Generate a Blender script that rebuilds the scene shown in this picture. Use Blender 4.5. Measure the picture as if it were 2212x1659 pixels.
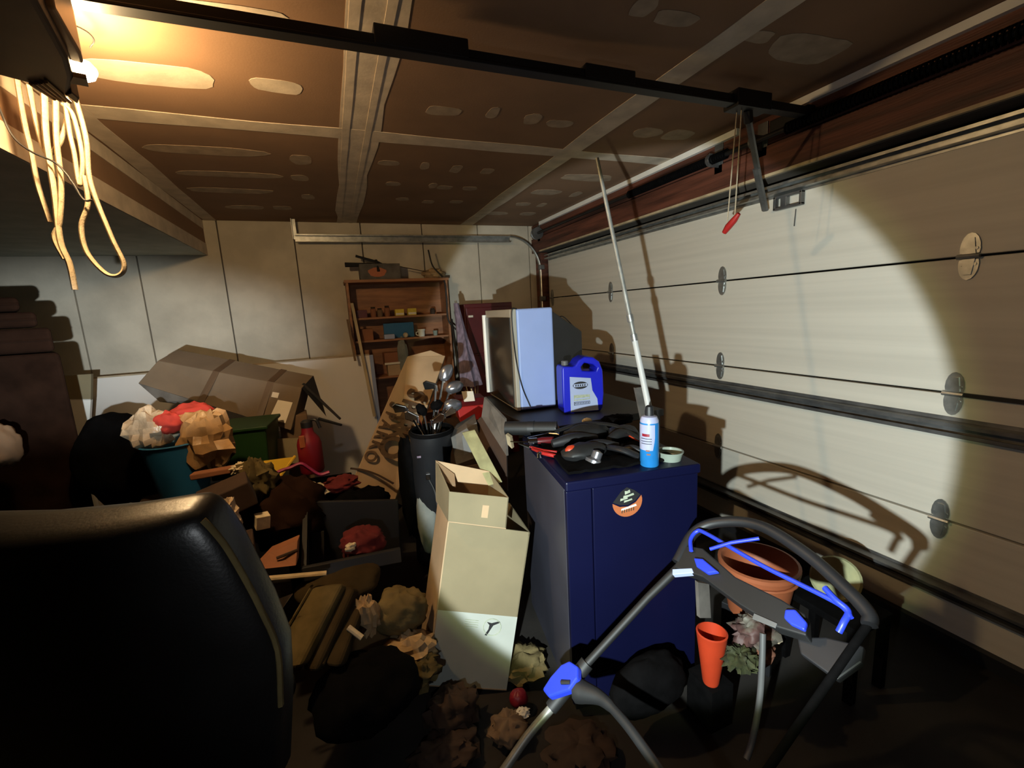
import bpy, bmesh, math, random
from mathutils import Vector, Matrix, noise, Euler
V = Vector
for o in list(bpy.data.objects): bpy.data.objects.remove(o)
SC = bpy.context.scene
COL = SC.collection
# ------------------------------------------------------------------ camera
W, H, F = 2212.0, 1659.0, 952.9
YAW, PITCH, ROLL = math.radians(21.457), math.radians(9.561), math.radians(-3.171)
CAMP = V((0, 0, 1.545))
_f = V((math.sin(YAW)*math.cos(PITCH), math.cos(YAW)*math.cos(PITCH), -math.sin(PITCH)))
_r = V((math.cos(YAW), -math.sin(YAW), 0)); _u = _r.cross(_f)
_c, _s = math.cos(ROLL), math.sin(ROLL)
RT, UP = _c*_r + _s*_u, -_s*_r + _c*_u
cd = bpy.data.cameras.new('camera'); cam = bpy.data.objects.new('camera', cd); COL.objects.link(cam)
cd.sensor_fit = 'HORIZONTAL'; cd.sensor_width = 36.0; cd.lens = 36.0*F/W; cd.clip_start = 0.02
m3 = Matrix((RT, UP, -_f)).transposed()
cam.matrix_world = Matrix.Translation(CAMP) @ m3.to_4x4()
SC.camera = cam
# ------------------------------------------------------------------ world, lamps, exposure
SC.view_settings.view_transform = 'Standard'; SC.view_settings.look = 'None'
SC.view_settings.exposure = 0.0; SC.view_settings.gamma = 1.0; SC.view_settings.use_curve_mapping = False
wd = bpy.data.worlds.new('night'); SC.world = wd; wd.use_nodes = True
wd.node_tree.nodes['Background'].inputs[0].default_value = (.05, .045, .04, 1)
wd.node_tree.nodes['Background'].inputs[1].default_value = 0.02
TORCH = V((-.20, .06, 1.19))
def spot(name, pos, direction, half, blend, energy, col, soft=.012):
    ld = bpy.data.lights.new(name, 'SPOT'); ld.energy = energy; ld.color = col
    ld.spot_size = math.radians(half*2); ld.spot_blend = blend; ld.shadow_soft_size = soft
    o = bpy.data.objects.new(name, ld); COL.objects.link(o); o.location = pos
    o.rotation_euler = V(direction).to_track_quat('-Z', 'Y').to_euler(); return o
BEAM = V((.653, .748, -.119))
spot('flashlight_beam', TORCH, BEAM, 30.0, .10, 250, (.86, .96, 1.0))
spot('flashlight_fringe', TORCH, BEAM, 32.0, .16, 26, (.80, 1.0, .30))
sp = spot('added_side_spot', V((-.25, .05, 1.40)), V((-1.55, 4.65, .03)), 24, 1.0, 460, (.88, .98, 1.0)); sp.scale = (1, .39, 1)  # added cool spot for the left wall, source unseen, squashed to a band
spot('flashlight_spill', TORCH, BEAM, 60, .6, 9.0, (.92, .97, 1.0))
BULB = V((-.590, 1.755, 2.293)); BULB_STRENGTH = 1250

# ------------------------------------------------------------------ helpers
def ray(px, py):
    return RT*((px-W/2)/F) + UP*(-(py-H/2)/F) + _f
def at(px, py, ax, val):
    d = ray(px, py); i = 'xyz'.index(ax); return CAMP + d*((val-CAMP[i])/d[i])
def atp(px, py, p0, n):
    d = ray(px, py); return CAMP + d*((V(p0)-CAMP).dot(n)/d.dot(n))
WL = {}
def wloc(o): return WL.get(o.name, V((0, 0, 0)))
def tag(o, label=None, cat=None, group=None, kind=None):
    if label: o['label'] = label
    if cat: o['category'] = cat
    if group: o['group'] = group
    if kind: o['kind'] = kind
    return o
def thing(name, label, cat, loc, group=None, kind=None):
    o = bpy.data.objects.new(name, None); COL.objects.link(o); o.location = loc
    o.empty_display_size = .05; WL[o.name] = V(loc); return tag(o, label, cat, group, kind)
class MB:
    def __init__(s, T=None): s.v = []; s.f = []; s.T = T or Matrix.Identity(4)
    def add(s, vs, fs, M=None):
        n = len(s.v); T = s.T @ M if M is not None else s.T
        s.v += [T @ V(p) for p in vs]; s.f += [tuple(i+n for i in f) for f in fs]; return s
    def box(s, c, d, R=None, taper=(1, 1)):
        x, y, z = d[0]/2, d[1]/2, d[2]/2; tx, ty = taper
        vs = [(-x,-y,-z),(x,-y,-z),(x,y,-z),(-x,y,-z),(-x*tx,-y*ty,z),(x*tx,-y*ty,z),(x*tx,y*ty,z),(-x*tx,y*ty,z)]
        M = Matrix.Translation(V(c))
        if R is not None: M = M @ (R.to_4x4() if len(R) == 3 else R)
        return s.add(vs, [(0,3,2,1),(4,5,6,7),(0,1,5,4),(1,2,6,5),(2,3,7,6),(3,0,4,7)], M)
    def hexa(s, b, t):
        return s.add(list(b)+list(t), [(0,3,2,1),(4,5,6,7),(0,1,5,4),(1,2,6,5),(2,3,7,6),(3,0,4,7)])
    def slab(s, quad, off):
        q = [V(p) for p in quad]; return s.hexa([p+V(off) for p in q], q)
    def tube(s, pts, r, n=8, closed=False, flat=1.0):
        pts = [V(p) for p in pts]; k = len(pts); rs = r if isinstance(r, (list, tuple)) else [r]*k
        vs = []; prev = None
        for i, p in enumerate(pts):
            a = pts[(i-1) % k] if (closed or i > 0) else p
            b = pts[(i+1) % k] if (closed or i < k-1) else p
            t = (b-a).normalized() if (b-a).length > 1e-9 else V((0, 0, 1))
            if prev is None:
                ref = V((0, 0, 1)) if abs(t.z) < .9 else V((1, 0, 0)); u = t.cross(ref).normalized()
            else:
                u = (prev - t*prev.dot(t)).normalized()
            prev = u; w = t.cross(u)
            for j in range(n):
                an = 2*math.pi*j/n; vs.append(p + u*math.cos(an)*rs[i] + w*math.sin(an)*rs[i]*flat)
        fs = []
        for i in range(k if closed else k-1):
            i2 = (i+1) % k
            for j in range(n): fs.append((i*n+j, i*n+(j+1) % n, i2*n+(j+1) % n, i2*n+j))
        if not closed: fs += [tuple(range(n-1, -1, -1)), tuple((k-1)*n+j for j in range(n))]
        return s.add(vs, fs)
    def lathe(s, prof, c=(0, 0, 0), n=24, M=None, sx=1, sy=1):
        vs = []; fs = []; k = len(prof)
        for r, z in prof:
            for j in range(n):
                a = 2*math.pi*j/n; vs.append((max(r, 1e-4)*math.cos(a)*sx, max(r, 1e-4)*math.sin(a)*sy, z))
        for i in range(k-1):
            for j in range(n): fs.append((i*n+j, i*n+(j+1) % n, (i+1)*n+(j+1) % n, (i+1)*n+j))
        fs += [tuple(range(n-1, -1, -1)), tuple((k-1)*n+j for j in range(n))]
        T = Matrix.Translation(V(c))
        return s.add(vs, fs, T @ M if M is not None else T)
    def prism(s, poly, h, M=None):
        k = len(poly); vs = [(x, y, 0) for x, y in poly]+[(x, y, h) for x, y in poly]
        fs = [tuple(range(k-1, -1, -1)), tuple(range(k, 2*k))]+[(i, (i+1) % k, (i+1) % k+k, i+k) for i in range(k)]
        return s.add(vs, fs, M)
    def prism3(s, poly, off):
        k = len(poly); p = [V(q) for q in poly]; o = V(off)
        return s.add(p+[q+o for q in p], [tuple(range(k-1, -1, -1)), tuple(range(k, 2*k))]+[(i, (i+1) % k, (i+1) % k+k, i+k) for i in range(k)])
    def surf(s, fn, nu, nv, th=.004):
        g = [[V(fn(i/nu, j/nv)) for j in range(nv+1)] for i in range(nu+1)]
        vs = [p for row in g for p in row]; m = nv+1; fs = []; nr = []
        for i in range(nu+1):
            for j in range(nv+1):
                a = g[min(i+1, nu)][j]-g[max(i-1, 0)][j]; b = g[i][min(j+1, nv)]-g[i][max(j-1, 0)]
                q = a.cross(b); nr.append(q.normalized() if q.length > 1e-9 else V((0, 0, 1)))
        N = len(vs); vs2 = vs+[p-n*th for p, n in zip(vs, nr)]
        for i in range(nu):
            for j in range(nv):
                a, b, c, d = i*m+j, (i+1)*m+j, (i+1)*m+j+1, i*m+j+1
                fs += [(a, b, c, d), (a+N, d+N, c+N, b+N)]
        bd = [(i, 0) for i in range(nu+1)]+[(nu, j) for j in range(1, nv+1)]+[(i, nv) for i in range(nu-1, -1, -1)]+[(0, j) for j in range(nv-1, 0, -1)]
        bd = [i*m+j for i, j in bd]
        for a, b in zip(bd, bd[1:]+bd[:1]): fs.append((b, a, a+N, b+N))
        return s.add(vs2, fs)
    def blob(s, c, rad, amp=.25, freq=2.2, seed=0, n=20, squash=None, crease=0):
        vs = []; fs = []; m = n*2; off = V((seed*7.3, seed*3.1, seed*1.7))
        for i in range(n+1):
            th = math.pi*i/n
            for j in range(m):
                ph = 2*math.pi*j/m
                d = V((math.sin(th)*math.cos(ph), math.sin(th)*math.sin(ph), math.cos(th)))
                k = 1+amp*noise.noise(d*freq+off)+amp*.5*noise.noise(d*freq*2.3+off)
                if crease: k += crease*(abs(noise.noise(d*freq*1.7+off*2))-.25)
                p = V((d.x*rad[0]*k, d.y*rad[1]*k, d.z*rad[2]*k))
                if squash is not None and p.z < squash: p.z = squash
                vs.append(p)
        for i in range(n):
            for j in range(m): fs.append((i*m+j, (i+1)*m+j, (i+1)*m+(j+1) % m, i*m+(j+1) % m))
        return s.add(vs, fs, Matrix.Translation(V(c)))
    def build(s, name, mat, parent=None, loc=None, smooth=None, bevel=0, seg=2):
        me = bpy.data.meshes.new(name); base = wloc(parent) if parent else V(loc if loc is not None else (0, 0, 0))
        me.from_pydata([p-base for p in s.v], [], s.f); me.validate()
        bm = bmesh.new(); bm.from_mesh(me); bmesh.ops.recalc_face_normals(bm, faces=bm.faces); bm.to_mesh(me); bm.free()
        me.materials.append(mat); o = bpy.data.objects.new(name, me); COL.objects.link(o)
        if parent: o.parent = parent
        else: o.location = base
        WL[o.name] = base
        if smooth:
            for p in me.polygons: p.use_smooth = True
            me.set_sharp_from_angle(angle=math.radians(smooth))
        if bevel:
            b = o.modifiers.new('bevel', 'BEVEL'); b.width = bevel; b.segments = seg; b.limit_method = 'ANGLE'; b.angle_limit = math.radians(40)
        return o
def copytree(o, delta, parent=None):
    c = o.copy(); COL.objects.link(c)
    if parent: c.parent = parent
    else: c.location = o.location+V(delta)
    WL[c.name] = wloc(o)+V(delta)
    for ch in [x for x in o.children]: copytree(ch, delta, c)
    return c
def text(name, body, size, M, mat, parent, depth=.0008, bold=0):
    cu = bpy.data.curves.new('t', 'FONT'); cu.body = body; cu.size = size; cu.extrude = depth; cu.offset = bold
    cu.align_x = 'CENTER'; cu.align_y = 'CENTER'
    t = bpy.data.objects.new('t', cu); COL.objects.link(t)
    bpy.context.view_layer.update()
    me = bpy.data.meshes.new_from_object(t.evaluated_get(bpy.context.evaluated_depsgraph_get()))
    bpy.data.objects.remove(t); bpy.data.curves.remove(cu)
    me.transform(Matrix.Translation(-wloc(parent)) @ M); me.name = name
    me.materials.clear(); me.materials.append(mat)
    o = bpy.data.objects.new(name, me); COL.objects.link(o); o.parent = parent; WL[o.name] = wloc(parent); return o
def frame(o, x, y):
    x = V(x).normalized(); z = x.cross(V(y)).normalized(); y = z.cross(x)
    return Matrix.Translation(V(o)) @ Matrix((x, y, z)).transposed().to_4x4()
def bez(pts, n=10):
    """Catmull-Rom through pts"""
    p = [V(q) for q in pts]; p = [p[0]*2-p[1]]+p+[p[-1]*2-p[-2]]; out = []
    for i in range(1, len(p)-2):
        for k in range(n):
            t = k/n; a, b, c, d = p[i-1], p[i], p[i+1], p[i+2]
            out.append(.5*((2*b)+(c-a)*t+(2*a-5*b+4*c-d)*t*t+(3*b-a-3*c+d)*t**3))
    out.append(p[-2]); return out
def lin(c): return tuple(((x/255+.055)/1.055)**2.4 if x/255 > .04045 else x/255/12.92 for x in c)
def mat(name, col, rough=.6, metal=0, var=.12, scale=6, bump=0, bscale=60, spec=.5, stretch=None, alpha=None, trans=0, coat=0, col2=None, ramp=(.35, .65)):
    m = bpy.data.materials.new(name); m.use_nodes = True; nt = m.node_tree; b = nt.nodes['Principled BSDF']
    b.inputs['Roughness'].default_value = rough; b.inputs['Metallic'].default_value = metal
    b.inputs['Specular IOR Level'].default_value = spec
    b.inputs['Transmission Weight'].default_value = trans; b.inputs['Coat Weight'].default_value = coat
    tc = nt.nodes.new('ShaderNodeTexCoord'); mp = nt.nodes.new('ShaderNodeMapping')
    nt.links.new(tc.outputs['Object'], mp.inputs['Vector'])
    if stretch: mp.inputs['Scale'].default_value = stretch
    no = nt.nodes.new('ShaderNodeTexNoise'); no.inputs['Scale'].default_value = scale; no.inputs['Detail'].default_value = 6
    nt.links.new(mp.outputs['Vector'], no.inputs['Vector'])
    cr = nt.nodes.new('ShaderNodeValToRGB'); nt.links.new(no.outputs['Fac'], cr.inputs['Fac'])
    c2 = col2 or tuple(min(1, x*(1+var)) for x in col)
    c1 = col if col2 else tuple(x*(1-var) for x in col)
    cr.color_ramp.elements[0].position = ramp[0]; cr.color_ramp.elements[1].position = ramp[1]
    cr.color_ramp.elements[0].color = (*c1, 1); cr.color_ramp.elements[1].color = (*c2, 1)
    nt.links.new(cr.outputs['Color'], b.inputs['Base Color'])
    if bump:
        n2 = nt.nodes.new('ShaderNodeTexNoise'); n2.inputs['Scale'].default_value = bscale; n2.inputs['Detail'].default_value = 4
        nt.links.new(mp.outputs['Vector'], n2.inputs['Vector'])
        bp = nt.nodes.new('ShaderNodeBump'); bp.inputs['Strength'].default_value = bump; bp.inputs['Distance'].default_value = .01
        nt.links.new(n2.outputs['Fac'], bp.inputs['Height']); nt.links.new(bp.outputs['Normal'], b.inputs['Normal'])
    if alpha is not None: b.inputs['Alpha'].default_value = alpha
    return m
def emis(name, col, s):
    m = bpy.data.materials.new(name); m.use_nodes = True; nt = m.node_tree; nt.nodes.remove(nt.nodes['Principled BSDF'])
    e = nt.nodes.new('ShaderNodeEmission'); e.inputs[0].default_value = (*col, 1); e.inputs[1].default_value = s
    nt.links.new(e.outputs[0], nt.nodes['Material Output'].inputs[0]); return m
RX = lambda a: Matrix.Rotation(math.radians(a), 3, 'X')
RY = lambda a: Matrix.Rotation(math.radians(a), 3, 'Y')
RZ = lambda a: Matrix.Rotation(math.radians(a), 3, 'Z')
# ------------------------------------------------------------------ materials
M = {}
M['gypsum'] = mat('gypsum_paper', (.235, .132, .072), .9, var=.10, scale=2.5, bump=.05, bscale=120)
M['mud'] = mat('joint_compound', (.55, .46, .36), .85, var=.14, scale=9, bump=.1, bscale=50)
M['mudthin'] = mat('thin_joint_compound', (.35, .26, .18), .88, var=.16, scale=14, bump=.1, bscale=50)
M['concrete'] = mat('poured_concrete', (.57, .51, .41), .9, var=.14, scale=3.2, bump=.12, bscale=35)
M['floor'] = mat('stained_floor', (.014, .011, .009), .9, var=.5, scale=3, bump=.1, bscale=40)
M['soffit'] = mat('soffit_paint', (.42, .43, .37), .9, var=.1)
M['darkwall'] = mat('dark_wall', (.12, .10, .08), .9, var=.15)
M['doorpaint'] = mat('door_paint', (.62, .58, .50), .5, var=.05, scale=2, bump=.03, bscale=30, stretch=(1, .25, 14))
M['header'] = mat('stained_header_wood', (.095, .030, .017), .6, var=.55, scale=5, bump=.25, bscale=30, stretch=(1, .3, 5))
M['galv'] = mat('galvanised_steel', (.42, .43, .42), .38, .85, var=.2, scale=20)
M['dgalv'] = mat('dull_steel', (.16, .16, .16), .45, .7, var=.25, scale=12)
M['blackmetal'] = mat('black_metal', (.012, .011, .011), .5, .2, var=.3)
M['white'] = mat('white_trim', (.86, .85, .80), .35, var=.04)
M['rope'] = mat('cotton_rope', (.44, .36, .25), .85, var=.15, scale=60, bump=.3, bscale=220)
M['card'] = mat('cardboard', (.42, .29, .17), .85, var=.10, scale=5, bump=.06, bscale=90)
M['card2'] = mat('light_cardboard', (.22, .18, .105), .85, var=.08, scale=5, bump=.05, bscale=90)
M['card3'] = mat('dark_cardboard', (.17, .105, .06), .85, var=.12, scale=5)
M['card4'] = mat('greyed_cardboard', (.15, .108, .07), .85, var=.10, scale=5, bump=.06, bscale=90)
M['tape'] = mat('packing_tape', (.095, .058, .034), .5, var=.1)
M['paper'] = mat('paper_label', (.72, .66, .55), .7, var=.04)
M['navy'] = mat('navy_enamel', (.0028, .0036, .023), .42, var=.08, scale=3, bump=.01, spec=.22)
M['navysheen'] = mat('navy_side_sheen', (.045, .045, .062), .42, var=.15, scale=3)  # greyer than the front: glossy reflection on the side put into the colour
M['black'] = mat('black_plastic', (.012, .012, .014), .5, var=.2)
M['blackcloth'] = mat('black_fabric', (.0028, .0026, .0028), .95, var=.3, scale=20, bump=.1, spec=.05)
M['leather'] = mat('black_leather', (.007, .0065, .0065), .36, var=.2, scale=8, bump=.06, bscale=140, spec=.5)
M['charcoal'] = mat('charcoal_plastic', (.009, .0092, .0098), .6, var=.15)
M['grey'] = mat('grey_plastic', (.10, .10, .10), .55, var=.15)
M['dirtygrey'] = mat('dirty_grey_board', (.10, .09, .08), .8, var=.3, scale=10)
M['silver'] = mat('silver_tv_plastic', (.29, .38, .68), .45, var=.03)
M['beige'] = mat('beige_bezel', (.36, .33, .27), .5, var=.05)
M['screen'] = mat('crt_glass', (.030, .026, .022), .18, var=.15, scale=2)
M['blue'] = mat('blue_hdpe', (.009, .014, .50), .38, var=.05)
M['kblue'] = mat('bright_blue_plastic', (.020, .045, .56), .4, var=.06)
M['lblue'] = mat('label_blue_white', (.36, .42, .62), .5, var=.04)
M['canblue'] = mat('spray_can_blue', (.015, .17, .46), .3, var=.10, scale=18)
M['canwhite'] = mat('spray_can_white', (.34, .36, .52), .3, var=.05)
M['printwhite'] = mat('white_printed_card', (.40, .42, .38), .7, var=.06, scale=6)
M['ink'] = mat('black_ink', (.010, .010, .012), .6, var=.1)
M['greenink'] = mat('green_grey_ink', (.36, .40, .30), .6, var=.15, scale=80)
M['bink'] = mat('brown_box_ink', (.075, .042, .02), .8, var=.25, scale=30)
M['orange'] = mat('orange_plastic', (.40, .115, .04), .5, var=.06)
M['redorange'] = mat('red_orange_plastic', (.46, .045, .014), .45, var=.12)
M['terra'] = mat('orange_bucket_plastic', (.36, .105, .042), .55, var=.10)
M['red'] = mat('red_enamel', (.085, .005, .007), .4, var=.15)
M['brightred'] = mat('bright_red_plastic', (.36, .016, .014), .4, var=.08)
M['crimson'] = mat('crimson_plastic', (.21, .007, .018), .45, var=.1)
M['redcloth'] = mat('red_cloth', (.50, .045, .03), .9, var=.15, scale=12, bump=.1)
M['dredcloth'] = mat('dark_red_cloth', (.12, .008, .009), .9, var=.2, scale=12, bump=.1)
M['yellow'] = mat('yellow_plastic', (.66, .43, .035), .5, var=.08)
M['yellowbox'] = mat('yellow_carton', (.66, .50, .05), .6, var=.10, scale=40)
M['teal'] = mat('teal_plastic', (.018, .13, .29), .45, var=.1)
M['green'] = mat('green_plastic', (.010, .042, .009), .5, var=.1)
M['woodshelf'] = mat('shelf_wood', (.30, .13, .055), .55, var=.25, scale=4, stretch=(1, 1, 6), bump=.08)
M['oldwood'] = mat('old_pale_wood', (.46, .36, .22), .8, var=.2, scale=5, stretch=(2, 2, .4))
M['greenwood'] = mat('pale_greenish_lath', (.30, .30, .16), .8, var=.2, scale=6, stretch=(3, 3, .5))
M['brownstuff'] = mat('matte_dark_brown', (.017, .008, .005), .95, var=.3, scale=8, spec=.05, bump=.1)
M['brown'] = mat('brown_box', (.040, .020, .011), .85, var=.25)
M['redbrown'] = mat('red_brown_card', (.26, .10, .045), .8, var=.12)
M['olive'] = mat('olive_fabric', (.10, .075, .032), .95, var=.2, scale=15, bump=.15, spec=.1)
M['darkolive'] = mat('dark_olive_fabric', (.04, .028, .013), .95, var=.2, scale=15, bump=.15, spec=.1)
M['khaki'] = mat('khaki_canvas', (.17, .13, .06), .95, var=.2, scale=10, bump=.2, spec=.1)
M['tancloth'] = mat('tan_cloth', (.42, .29, .16), .95, var=.25, scale=9, bump=.25, bscale=30, spec=.1)
M['offwhite'] = mat('off_white_cloth', (.60, .50, .34), .9, var=.2, scale=12, bump=.2)
M['plasticbag'] = mat('crinkled_film', (.55, .42, .28), .22, var=.35, scale=9, bump=.7, bscale=26)
M['tanbag'] = mat('tan_film', (.42, .25, .11), .35, var=.35, scale=7, bump=.6, bscale=22)
M['greycloth'] = mat('grey_cloth', (.21, .22, .20), .95, var=.2, scale=8, bump=.2, bscale=25)
M['mauve'] = mat('mauve_grey_canvas', (.19, .15, .21), .85, var=.35, scale=7, stretch=(5, 5, .6), bump=.2)
M['chrome'] = mat('chrome', (.75, .75, .77), .13, 1, var=.05)
M['steelgrey'] = mat('steel_grey_head', (.30, .30, .33), .28, .8, var=.15)
M['sheet'] = mat('white_sheet', (.74, .70, .66), .65, var=.04, scale=2)
M['edge'] = mat('sheet_edge_paper', (.46, .36, .24), .8, var=.2)
M['magenta'] = mat('magenta_cable', (.26, .02, .09), .5, var=.15)
M['glass'] = mat('clear_plastic', (.36, .42, .36), .15, var=.1, trans=.35)
M['pole'] = mat('aluminium_pole', (.30, .30, .28), .45, .5, var=.25, scale=14)
M['polewhite'] = mat('white_pole_sleeve', (.48, .48, .47), .5, var=.05)
M['pinkbag'] = mat('printed_sack', (.09, .045, .04), .6, var=.1, scale=9, col2=(.17, .155, .125), ramp=(.45, .55))
M['terrasoil'] = mat('red_earth', (.24, .10, .06), .9, var=.2)
M['weed'] = mat('dry_green_leaves', (.035, .04, .012), .8, var=.4, scale=20)
M['bulb'] = emis('bulb_glow', (1.0, .68, .33), BULB_STRENGTH)
M['lamplens'] = mat('amber_lens', (.30, .17, .07), .35, var=.2, scale=4)
M['openerbody'] = mat('opener_housing', (.035, .020, .012), .5, var=.25)
M['slat'] = mat('opener_vent_slat', (.50, .30, .10), .5, var=.1)

# ================================================================== SETTING
DX, WY, CZ = 2.334, 4.80, 2.475       # garage door plane, far wall, ceiling
HX = 2.235                            # face of the header
SOX, SOZ = -.97, 2.175                # soffit face and underside
def struct(o): o['kind'] = 'structure'; return o
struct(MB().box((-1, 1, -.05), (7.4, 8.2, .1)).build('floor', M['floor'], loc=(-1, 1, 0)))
ceil = struct(MB().box((.66, 1.4, CZ+.075), (3.4, 7.0, .1)).build('ceiling', M['darkwall'], loc=(.66, 1.4, CZ)))
XS = [SOX, .235, 1.455, 2.34]; YS = [-2.1, .12, 2.555, WY]
for i in range(3):
    for j in range(3):
        MB().box(((XS[i]+XS[i+1])/2, (YS[j]+YS[j+1])/2, CZ+.0125), (XS[i+1]-XS[i]-.004, YS[j+1]-YS[j]-.004, .025)).build('drywall_sheet', M['gypsum'], ceil)
def strip(pts_l, pts_r, z=CZ, th=.003):
    """ragged joint-compound band from left and right outlines"""
    k = len(pts_l); b = MB(); vs = []
    for (x, y) in pts_l: vs.append((x, y, z+.002)); vs.append((x, y, z-th*.4))
    for (x, y) in pts_r: vs.append((x, y, z+.002)); vs.append((x, y, z-th*.4))
    fs = []
    for i in range(k-1):
        a, c = 2*i, 2*(k+i)
        fs += [(a+1, a+3, c+3, c+1), (a, a+2, a+3, a+1), (c, c+1, c+3, c+2), (a, c, c+2, a+2)]
    fs += [(0, 1, 2*k+1, 2*k), (2*k-2, 4*k-2, 4*k-1, 2*k-1)]
    return b.add(vs, fs)
def seam(axis, c, a, b, w, seed):
    n = 26; L = []; R_ = []
    for i in range(n+1):
        t = a+(b-a)*i/n
        d1 = .5*w*(1+.28*noise.noise(V((t*2.1, seed, .3)))); d2 = .5*w*(1+.28*noise.noise(V((t*2.1, seed, 9.3))))
        if axis == 'y': L.append((c-d1, t)); R_.append((c+d2, t))
        else: L.append((t, c+d1)); R_.append((t, c-d2))
    return strip(L, R_, th=.003+.0012*(seed % 7))
for ax, c, a, b, w, sd in [('y', .235, -2, WY, .19, 1), ('y', 1.455, -2, WY, .13, 2), ('x', 2.555, SOX, 2.3, .12, 3), ('x', .12, SOX, 2.3, .12, 5)]:
    seam(ax, c, a, b, w, sd).build('joint_tape', M['mud'], ceil)
seam('y', .17, -2, WY, .035, 13).build('joint_tape_ridge', M['mud'], ceil)
MB().box((.275, 1.4, CZ-.0022), (.03, 6.8, .004)).build('joint_tape_ridge', M['mud'], ceil)
seam('y', SOX+.06, -2, WY, .10, 11).build('joint_tape', M['mud'], ceil)
def patch(px, py, hw, hh, seed):
    c = at(px, py, 'z', CZ); e = at(px+hw, py, 'z', CZ); g = at(px, py+hh, 'z', CZ)
    a, b = (e-c).length, (g-c).length
    ang = math.atan2(e.y-c.y, e.x-c.x); poly = []
    for i in range(18):
        t = 2*math.pi*i/18; k = 1+.22*noise.noise(V((math.cos(t)*1.3, math.sin(t)*1.3, seed*3.7)))
        u, w = math.copysign(abs(math.cos(t))**.7, math.cos(t))*a*k, math.copysign(abs(math.sin(t))**.7, math.sin(t))*b*k
        poly.append((u, w))
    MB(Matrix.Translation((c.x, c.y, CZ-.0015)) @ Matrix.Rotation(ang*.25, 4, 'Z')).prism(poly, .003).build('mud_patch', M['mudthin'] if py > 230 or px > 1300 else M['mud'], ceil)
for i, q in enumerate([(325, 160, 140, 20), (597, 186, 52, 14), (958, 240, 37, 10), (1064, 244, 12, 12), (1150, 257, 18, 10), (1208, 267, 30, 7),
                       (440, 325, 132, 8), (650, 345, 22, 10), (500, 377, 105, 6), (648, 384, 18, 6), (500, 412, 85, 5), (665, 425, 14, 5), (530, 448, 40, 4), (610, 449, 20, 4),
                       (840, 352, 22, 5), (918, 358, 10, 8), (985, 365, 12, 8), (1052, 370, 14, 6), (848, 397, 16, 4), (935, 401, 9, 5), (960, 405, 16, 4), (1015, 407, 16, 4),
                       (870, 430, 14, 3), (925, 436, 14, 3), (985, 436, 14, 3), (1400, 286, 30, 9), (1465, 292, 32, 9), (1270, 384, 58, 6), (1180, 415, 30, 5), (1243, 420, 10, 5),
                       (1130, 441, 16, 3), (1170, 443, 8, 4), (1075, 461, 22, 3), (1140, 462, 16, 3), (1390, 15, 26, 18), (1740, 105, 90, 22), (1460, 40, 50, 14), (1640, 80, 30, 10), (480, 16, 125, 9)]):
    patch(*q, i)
# soffit (dropped ceiling under the house) on the left
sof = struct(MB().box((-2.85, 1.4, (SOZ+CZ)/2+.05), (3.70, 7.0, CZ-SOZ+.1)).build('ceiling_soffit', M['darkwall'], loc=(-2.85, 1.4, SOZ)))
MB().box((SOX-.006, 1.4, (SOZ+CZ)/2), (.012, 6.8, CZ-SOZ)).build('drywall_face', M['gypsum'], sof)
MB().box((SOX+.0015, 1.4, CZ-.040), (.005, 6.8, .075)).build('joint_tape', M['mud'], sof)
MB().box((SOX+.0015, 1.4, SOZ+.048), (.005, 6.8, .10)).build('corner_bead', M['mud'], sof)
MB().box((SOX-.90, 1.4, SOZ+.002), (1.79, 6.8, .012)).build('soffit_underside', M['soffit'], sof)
# far wall: poured concrete with form joints
wb = struct(MB().box((-1.0, WY+.11, 1.3), (7.3, .16, 2.7)).build('wall_back', M['darkwall'], loc=(-1, WY+.11, 0)))
jx = [-4.6, -4.0, -3.4, -2.75, -2.15+.2, -1.49, -.865, -.25, .36, .97, 1.58, 2.19, 2.60]
for a, b in zip(jx, jx[1:]):
    MB().box(((a+b)/2, WY+.015, CZ/2), (b-a-.010, .03, CZ)).build('concrete_panel', M['concrete'], wb, bevel=.004)
struct(MB().box((-4.7, 1.0, 1.3), (.1, 8, 2.6)).build('wall_left', M['darkwall'], loc=(-4.7, 1, 0)))
struct(MB().box((-1, -2.6, 1.3), (7.4, .1, 2.6)).build('wall_front', M['darkwall'], loc=(-1, -2.6, 0)))
# wall around the garage door
wr = struct(MB().box((HX+.10, 1.4, (2.165+CZ)/2), (.16, 6.9, CZ-2.165)).build('wall_right', M['darkwall'], loc=(HX+.1, 1.4, 2.165)))
MB().box((HX+.012, 1.4, 2.40), (.028, 6.9, .135)).build('header_board', M['header'], wr, bevel=.003)
MB().box((HX+.004, 1.4, 2.245), (.03, 6.9, .155)).build('header_board', M['header'], wr, bevel=.003)
MB().box((2.43, 4.73, 1.23), (.08, .14, 2.46)).build('wall_end', M['darkwall'], wr)
MB().box((2.43, -1.4, 1.23), (.08, 2.2, 2.46)).build('wall_end', M['darkwall'], wr)
jb = struct(MB().box((DX-.03, 4.715, 1.08), (.09, .14, 2.16)).build('trim_1', M['header'], loc=(DX-.03, 4.715, 0), bevel=.003))
for i, (a, b) in enumerate([(1.98, 4.55), (-1.9, 1.72)]):
    struct(MB().box((HX-.014, (a+b)/2, CZ-.019), (.030, b-a, .034)).build('trim_%d' % (i+2), M['white'], loc=(HX-.012, (a+b)/2, CZ-.026)))
struct(MB().box((HX-.004, 1.4, 2.172), (.02, 6.4, .014)).build('trim_4', M['oldwood'], loc=(HX-.004, 1.4, 2.165)))
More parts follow.
